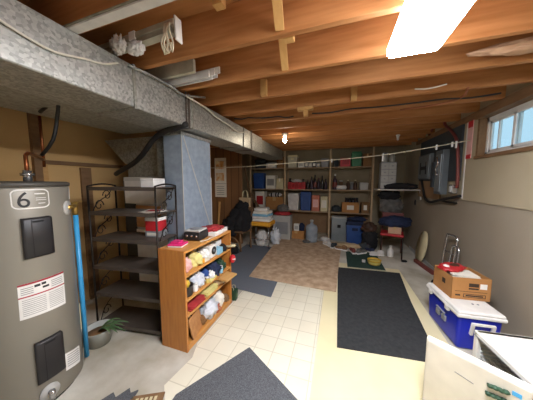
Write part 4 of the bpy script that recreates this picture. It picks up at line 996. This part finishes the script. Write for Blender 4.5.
tag(MB().tube([(WR-.05, 4.5, JZ-.01), PX(443, 112, WR-.05), PX(445, 124, WR-.05), PX(453, 133, WR-.05), PX(457, 142, WR-.05), PX(458, 165, WR-.05), PX(457, 188, WR-.05)], .019).build('conduit', 'red_brown'), 'red-brown flexible conduit curving down the electrical board', 'conduit')
jb = thing('outlet_box', 'small silver outlet box below the red-brown conduit', 'outlet box', (WR-.03, PX(455, 187, WR-.04).y, 1.33))
MB().box(-.06, .0, -.05, .05, 0, .12, bev=.006).build('box', 'chrome', jb); MB().box(-.064, -.058, -.03, .03, .02, .1, bev=.002).build('cover', 'white_plastic', jb)
tag(MB().tube([PX(421, 178, WR-.05), PX(423, 189, WR-.05), PX(425, 198, WR-.05), PX(430, 202, WR-.06), PX(440, 200, WR-.06), PX(450, 198, WR-.06), PX(460, 196, WR-.03)], .02).build('cable', 'cable_black'), 'thick black cable looping under the electrical board', 'cable')
tag(MB().tube([PX(440, 200, WR-.03), PX(447, 202, WR-.03), PX(456, 203, WR-.03)], .015).build('cable', 'cable_black'), 'short black cable end under the loop below the board', 'cable')
so2 = thing('wall_socket', 'small dark wall socket near the right rear corner', 'socket', (WR, PX(415, 208, WR).y, 1.0))
MB().box(-.012, 0, -.03, .03, 0, .11, bev=.003).build('plate', 'black_plastic', so2); MB().box(-.016, -.011, -.012, .012, .03, .08, bev=.002).build('toggle', 'black_matte', so2)
# paper beside window
pw = thing('wall_notice', 'red and white paper notice pinned left of the window', 'notice', (WR, 3.33, 1.78))
MB().box(-.012, -.004, -.05, .05, 0, .5, bev=.001).build('sheet', 'pale_pink', pw)
MB().box(-.0135, -.012, -.05, .05, .38, .5).build('red_print', 'red_bright', pw); MB().box(-.0135, -.012, -.05, .05, 0, .05).build('red_print', 'red_bright', pw)
# clothesline
cl_ = thing('clothesline', 'long pale clothesline strung across the rear of the room', 'clothesline', (0, 4.2, 1.95))
A = PY(203, 168, 3.95); Bm = PY(330, 160, 4.45); Cn = PX(471, 139.5, WR-.005)
def lc(p): return p-Vector((0, 4.2, 1.95))
pts = [lc(A.lerp(Cn, t/16)) for t in range(17)]
a_img = [(203, 168), (240, 167), (285, 163.5), (330, 160.3), (383, 155), (430, 147.5), (471, 140)]
pts = []
for (px, py) in a_img:
    t = (px-203)/(471-203)
    # depth along the straight plan line from A to Cn
    d = ray(px, py); den = d.x*(Cn.y-A.y)-d.y*(Cn.x-A.x)
    s_ = (A.x*(Cn.y-A.y)-A.y*(Cn.x-A.x))/den
    pts.append(EYE+d*s_)
MB().tube([lc(p) for p in pts], .006, 6).build('rope', 'rope', cl_)
def cpin(px, k, lb, hgt=.09):
    i = max(j for j in range(len(a_img)-1) if a_img[j][0] <= px); t = (px-a_img[i][0])/(a_img[i+1][0]-a_img[i][0]); p = pts[i].lerp(pts[i+1], t)
    o = MB(); o.box(-.008, .008, -.01, -.002, -hgt*.75, .02, bev=.002); o.box(-.008, .008, .002, .01, -hgt*.75, .02, bev=.002); o.box(-.006, .006, -.01, .01, -.012, .0)
    tag(o.build('clothespin', 'white_plastic', None, p), lb, 'clothespin', 'clothespins on the line')
cpin(383, 0, 'white clothespin on the line before the drawer cabinet', .12)
cpin(437, 1, 'white clothespin on the line before the electrical board', .06)
cpin(453, 2, 'white clothespin on the line left of the conduit', .06); cpin(457, 3, 'white clothespin on the line nearest the window', .09); cpin(332, 4, 'white clothespin on the line before the second shelf post', .05)

# ------------------------------------------------------------------ hand truck
ht = thing('hand_truck', 'folded chrome luggage cart leaning on the right wall behind the cooler', 'luggage cart', (1.38, 3.45, 0), R_(0), rot=(0, R_(5), R_(8)))
for (y0, y1, zt_) in ((-.2, .0, .78), (-.26, -.13, .66)):
    MB().tube([(0, y0+.02, .03), (0, y0, .3), (0, y0, zt_-.05), (0, y0+.03, zt_), (0, y1-.03, zt_), (0, y1, zt_-.05), (0, y1, .3), (0, y1+.0, .03)], .014, smooth=2).build('tube_frame', 'chrome', ht)
for z in (.35, .55): MB().cyl((0, -.2, z), (0, 0, z), .008).build('crossbar', 'chrome', ht)
for yy in (-.22, .02): MB().lathe([(0, -.012), (.05, -.012), (.055, 0), (.05, .012), (0, .012)], (-.03, yy, .055), 20, Matrix.Rotation(pi/2, 4, 'X')).build('wheel', 'black_matte', ht)
MB().box(-.12, .0, -.2, 0, .02, .03, bev=.003).build('foot_plate', 'chrome', ht)

# ------------------------------------------------------------------ cooler and box
co_x, co_y = 1.0, 2.11
ck = thing('cooler', 'blue and white picnic cooler against the right wall', 'cooler', (1.03, 2.17, 0), R_(5))
CW, CL, CH = .345, .55, .37
MB().box(0.01, CW-.01, 0.01, CL-.01, 0, CH-.05, bev=.03, seg=4, taper=.93).build('body', 'blue_cooler', ck)
b = MB(); b.box(-.006, CW+.006, -.006, CL+.006, CH-.06, CH-.025, bev=.014, seg=3); b.box(0, CW, 0, CL, CH-.035, CH, bev=.02, seg=4); b.build('lid', 'white_plastic', ck)
for ys, y in ((-1, 0), (1, CL)):
    h = MB(); yy = y+ys*.022
    h.bar((.09, yy, CH-.09), (CW-.09, yy, CH-.09), .02, .02, bev=.004); h.bar((.1, yy, CH-.09), (.1, yy-ys*.02, CH-.2), .022, .022, bev=.004); h.bar((CW-.1, yy, CH-.09), (CW-.1, yy-ys*.02, CH-.2), .022, .022, bev=.004)
    h.build('carry_handle', 'white_plastic', ck)
lg = MB()
for k in range(2): lg.box(-.002, .014, .18+.1*k, .24+.1*k, .15, .2, bev=.002)
lg.box(-.003, .012, .2, .34, .215, .225); lg.build('emblem', 'grey_plastic', ck)
for yy in (.16, .46): MB().box(-.012, .012, yy-.025, yy+.025, CH-.085, CH-.04, bev=.004).build('latch', 'white_plastic', ck)
for xx in (.19, .23): MB().cyl((xx, .15, CH-.001), (xx, .15, CH+.004), .009).build('rivet', 'grey_plastic', ck)

cbm = thing('cardboard_box', 'open brown cardboard box sitting on the blue cooler', 'box', (1.205, 2.56, CH), R_(7))
b = MB(); w, l, h = .158, .15, .215; e = .005
b.box(-w, w, -l, l, 0, e); b.box(-w, -w+e, -l, l, 0, h); b.box(w-e, w, -l, l, 0, h); b.box(-w, w, -l, -l+e, 0, h); b.box(-w, w, l-e, l, 0, h); b.build('box_body', 'cardboard', cbm)
pb = MB(); yy = -l-.0012; pb.box(-.02, .06, yy, yy+.001, .13, .165); pb.box(-.02, .06, yy, yy+.001, .105, .12); pb.box(-.13, .13, yy, yy+.001, .08, .084)
for (a, c) in ((-.06, .12),):
    pb.box(a, c, yy, yy+.001, .055, .06); pb.box(a, c, yy, yy+.001, .025, .03); pb.box(a, a+.005, yy, yy+.001, .025, .06); pb.box(c-.005, c, yy, yy+.001, .025, .06); pb.box(a+.02, c-.02, yy, yy+.001, .036, .049)
pb.box(-.125, -.085, yy, yy+.001, .035, .05)
pb.box(-w-.0012, -w-.0002, -.05, .0, .1, .15); pb.build('printing', 'print_black', cbm)
MB().box(.07, .125, yy-.0005, yy+.001, .115, .165).build('sticker', 'paper_white', cbm)
MB().box(-w+.008, w-.008, -l+.008, l-.008, e, .15).build('packing', 'cardboard_dark', cbm)
hb_ = MB(); hb_.box(-.05, .05, -.05, .05, 0, .0)
cp = thing('snack_bag', 'shiny red snack bag on top of the open cardboard box', 'snack bag', (1.15, 2.62, CH+.205), R_(30), rot=(R_(8), R_(-6), R_(25)))
MB().blob((0, 0, .03), (.11, .085, .022), .1, 3, 6, .9, ridge=.15).build('bag_body', 'red', cp)
for s_ in (-1, 1): MB().box(s_*.11-.012, s_*.11+.012, -.05, .05, .026, .03).build('crimp', 'red', cp)
MB().blob((.03, 0, .046), (.05, .035, .012), .1, 2, 2, .9, ridge=0).build('front_print', 'dark_brown_wood', cp); MB().blob((-.05, .01, .046), (.025, .03, .01), .1, 2, 2, .9, ridge=0).build('front_print', 'paper_white', cp)
mg = MB()
for k in range(8): mg.box(-.095, .095, -.08, .08, .006*k, .006*k+.004, mx=Matrix.Rotation(.18*math.sin(k*1.9), 4, 'Z') @ Matrix.Translation((.012*(k % 3), 0, 0)))
tag(mg.build('mail_pile', 'paper', None, (1.205, 2.545, CH+.166)), 'sheaf of papers and mail inside the cardboard box', 'papers')

# ------------------------------------------------------------------ mini fridge with open door
FH = .5
fg = thing('mini_fridge', 'white cube mini fridge with its door swung open, bottom right', 'mini fridge', (.945, 1.3, 0), R_(6))
D_, L_ = .47, .41
b = MB(); e = .035
b.box(0, D_, 0, e, .02, FH, bev=.006); b.box(0, D_, L_-e, L_, .02, FH, bev=.006); b.box(0, D_, 0, L_, FH-e, FH, bev=.008); b.box(0, D_, 0, L_, .02, .02+e, bev=.006); b.box(D_-e, D_, 0, L_, .02, FH, bev=.006)
b.build('cabinet', 'white_enamel', fg)
MB().box(-.003, .0, .004, L_-.004, FH-.03, FH-.026).build('gasket_line', 'grey_plastic', fg)
b = MB(); 
for k in range(14): b.box(.02, D_-e-.005, L_-e-.006, L_-e+.001, .08+.026*k, .092+.026*k)
b.build('ribbed_liner', 'liner', fg)
b = MB()
for z in (.2, .33):
    for k in range(14): b.cyl((.03+.029*k, e, z), (.03+.029*k, L_-e, z), .0025, seg=6)
    b.cyl((.03, e, z), (.03, L_-e, z), .004, seg=6)
b.build('wire_rack', 'light_grey', fg)
MB().box(.2, D_-e, e, L_-e, FH-e-.1, FH-e, bev=.005).build('freezer_box', 'furnace', fg)
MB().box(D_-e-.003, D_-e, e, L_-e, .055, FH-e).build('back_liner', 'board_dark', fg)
for yy in (.04, L_-.04):
    for xx in (.05, D_-.05): MB().cyl((xx, yy, 0), (xx, yy, .025), .018).build('foot', 'black_matte', fg)
dr = bpy.data.objects.new('door', None); COL.objects.link(dr); dr.parent = fg; dr.location = (-.006, 0.0, 0)
dlt = math.atan2(1.55-1.3, .585-.945)-R_(6); dr.rotation_euler = (0, 0, dlt)
bpy.data.objects.remove(dr)
# the door panel itself: mesh built around the hinge
mxr = Matrix.Translation((-.008, .0, 0)) @ Matrix.Rotation(dlt, 4, 'Z')
# local x along the door from hinge, local +y = outer face side
DL, DT = .425, .045
b = MB(); b.box(0, DL, 0, DT, .03, FH, bev=.012, seg=3, mx=mxr); door = b.build('door', 'enamel_door', fg)
b = MB(); b.box(.0, DL, .006, DT-.004, FH-.012, FH+.01, bev=.008, seg=3, mx=mxr); b.build('top_trim', 'white_enamel', door)
MB().box(.02, DL-.02, -.012, .002, .05, FH-.02, bev=.005, mx=mxr).build('gasket', 'light_grey', door)
b = MB(); b.bar(mxr @ Vector((DL*.66, DT+.0005, .385)), mxr @ Vector((DL*.47, DT+.0005, .375)), .003, .003); b.build('scratch', 'grey_plastic', door)
FM = Matrix.Translation((.945, 1.3, 0)) @ Matrix.Rotation(R_(6), 4, 'Z') @ mxr
def DP(px, py):
    I_ = FM.inverted(); o = I_ @ EYE; d = (I_.to_3x3() @ ray(px, py)); t = (DT-o.y)/d.y; q = o+d*t; return q.x, q.z
for (px, py) in ((498, 389.5), (496, 397.5)):
    cx_, cz_ = DP(px, py); b = MB()
    for k in range(4): b.blob(mxr @ Vector((cx_+.027-.018*k, DT+.004, cz_+.004*k)), (.014, .014, .011), .3, 2, k+3, None, sub=2, ridge=0)
    b.build('magnet', 'dark_green', door)
cx_, cz_ = DP(517, 395)
MB().box(cx_-.016, cx_+.016, DT-.001, DT+.002, cz_-.011, cz_+.011, mx=mxr).build('sticker', 'pex_blue', door)


# ------------------------------------------------------------------ small clutter
def shoe(label, p, rz, m, sm='paper_white', L=.27):
    t = thing('shoe', label, 'shoe', p, rz, 'shoes on the floor before the shelves')
    b = MB(); b.prism([(-.04, -L/2), (.035, -L/2), (.045, 0), (.05, L*.3), (.02, L/2), (-.02, L/2), (-.045, L*.3), (-.035, 0)], 0, .025, bev=.006); b.build('sole', sm, t)
    b = MB(); b.blob((0, -.07, .06), (.04, .065, .055), .06, 2, 1, .7, sub=3, ridge=0); b.blob((0, .05, .045), (.042, .09, .035), .06, 2, 2, .7, sub=3, ridge=0); b.build('upper', m, t)
for k, (px, py, yy, rz, m, lb) in enumerate(((327, 241, 5.0, 40, 'white_cloth', 'white shoe nearest the blue water jug'), (334, 243, 4.9, -20, 'board_dark', 'dark shoe in front of the grey metal box'), (341, 246, 4.75, 70, 'old_wood', 'brown shoe before the rag heap, left'),
        (352, 248, 4.7, 15, 'red_brown', 'reddish shoe before the rag heap, middle'), (361, 249, 4.68, -50, 'grey_cloth', 'grey shoe before the rag heap, right'), (369, 246, 4.82, 30, 'navy', 'navy shoe beside the dark backpack'), (376, 249, 4.66, 100, 'white_cloth', 'white shoe beside the red chair'))):
    x = PY(px, py, yy).x; shoe(lb, (x, yy-.1, .012 if k in (3,4,5,6) else .023), R_(rz), m)
for k, (xa, yc, w_, h_, m, lb) in enumerate(((-1.33, 1.44, .03, .1, 'red', 'small red tin behind the pink bag'), (-1.4, 1.68, .035, .15, 'blue_cloth', 'blue tin at the back of the upper bookcase shelf'), (-1.4, 1.56, .03, .14, 'paper_white', 'white bottle at the back behind the yellow fabric'), (-1.25, 1.69, .022, .06, 'orange_yellow', 'tiny orange jar at the front of the upper shelf'))):
    bottle('tin', lb, 'tin', (xa, yc, s1), h_, w_, m, 'light_grey', jar=True)
for k, (xa, yc, w_, h_, m, lb) in enumerate(((-1.4, 1.5, .03, .14, 'green', 'green jar behind the black pot'), (-1.24, 1.555, .025, .08, 'paper_white', 'white jar between the pot and the plastic bag'), (-1.41, 1.76, .032, .15, 'red_bright', 'red jar at the back of the middle shelf'), (-1.225, 1.73, .022, .06, 'yellow_pale', 'pale yellow jar at the front of the middle shelf'), (-1.22, 1.975, .025, .08, 'light_blue', 'pale blue jar right of the navy bag'))):
    bottle('jar', lb, 'jar', (xa, yc, s2), h_, w_, m, 'white_plastic', jar=True)
tag(MB().box(-.07, .07, -.075, .075, 0, .022, bev=.004).build('book', 'yellow_paper', None, (-1.27, 1.8, s2), R_(10)), 'yellow paperback lying before the blue cloth on the middle shelf', 'book')
for k, (xa, yc, m, lb) in enumerate(((-1.4, 1.65, 'paper', 'white cup behind the brown leather bag'), (-1.23, 1.885, 'salmon', 'salmon cup right of the white bag on the bottom shelf'))):
    t = thing('cup', lb, 'cup', (xa, yc, s4)); MB().lathe([(0, 0), (.03, 0), (.036, .085), (.032, .085), (.027, .006), (0, .006)], seg=20).build('cup_body', m, t); MB().tube([(.034, 0, .07), (.058, 0, .06), (.056, 0, .03), (.031, 0, .025)], .005, 6).build('handle', m, t)

# back row in the bookcase
for k, (z, ya, w_, h_, m, lb) in enumerate(((s1, 1.6, .07, .17, 'salmon', 'tall salmon box in the back row of the upper bookcase shelf'), (s1, 1.78, .09, .18, 'paper_white', 'tall white box in the back row of the upper bookcase shelf'), (s1, 1.89, .05, .17, 'light_blue', 'slim pale blue box in the back row of the upper shelf'),
        (s2, 1.6, .08, .17, 'paper', 'cream box behind the white bag on the middle shelf'), (s2, 1.88, .1, .18, 'grey_plastic', 'grey box behind the navy bag on the middle shelf'), (s2, 1.99, .06, .17, 'yellow_pale', 'pale yellow box behind the green bag on the middle shelf'),
        (s4, 1.8, .1, .22, 'cardboard', 'brown box behind the white bag on the bottom shelf'), (s4, 1.94, .1, .2, 'paper', 'pale box behind the paper sack on the bottom shelf'))):
    rbox('small_box', lb, 'box', -1.468, -1.42, ya-w_/2, ya+w_/2, z, z+h_, m, style='label', lm='light_grey')
lump('tissue', 'crumpled white tissue on the paper pile of the upper shelf', 'tissue', (-1.26, 1.735, s1+.042), (.06, .045, .045), 'paper_white', .4, 3, 95)
lump('tissue', 'crumpled white tissue in front of the blue cloth', 'tissue', (-1.235, 1.8, s2+.024), (.04, .04, .04), 'paper_white', .4, 3, 96)
# bits in the back shelves
for k, (px, dz, m, lb) in enumerate(((335.5, .2, 'red_brown', 'reddish tin behind the capped bottle'), (341, .24, 'amber' if 0 else 'old_wood', 'brown tin behind the white roll'), (352, .2, 'grey_plastic', 'grey tin between the amber bottles'))):
    bottle('tin', lb, 'tin', (sx(px, y=5.82), 5.86, SH3[1]), dz, .05, m, 'light_grey', jar=True)
for k, (px, dz, m, lb) in enumerate(((290, .3, 'glass_dark', 'dark jug behind the red boxes, nearest the first post'), (297, .26, 'board_dark', 'black jug behind the red boxes, middle'), (303, .28, 'grey_cloth', 'grey jug behind the red boxes, nearest the bottles'))):
    bottle('jug', lb, 'jug', (sx(px, y=5.84), 5.87, SH3[1]), dz, .07, m, 'black_plastic')
lump('dust_cloth', 'grey rag on the floor beside the flat brown carton', 'rag', (PY(307, 240, 5.0).x, 4.95, .022), (.09, .07, .035), 'grey_cloth', seed=91)
lump('sweater', 'black sweater heap on the floor before the wooden chair', 'clothes', (-2.05, 3.72, .012), (.16, .12, .1), 'black_cloth', seed=92)

# ------------------------------------------------------------------ world and view
w = bpy.data.worlds.new('world'); sc.world = w; w.use_nodes = True
bg = w.node_tree.nodes['Background']; bg.inputs[0].default_value = (*lin('#c4e4f4'), 1); bg.inputs[1].default_value = .68
sc.view_settings.view_transform = 'Standard'; sc.view_settings.look = 'None'; sc.view_settings.gamma = 1; sc.view_settings.exposure = 0.85
sc.view_settings.use_curve_mapping = False
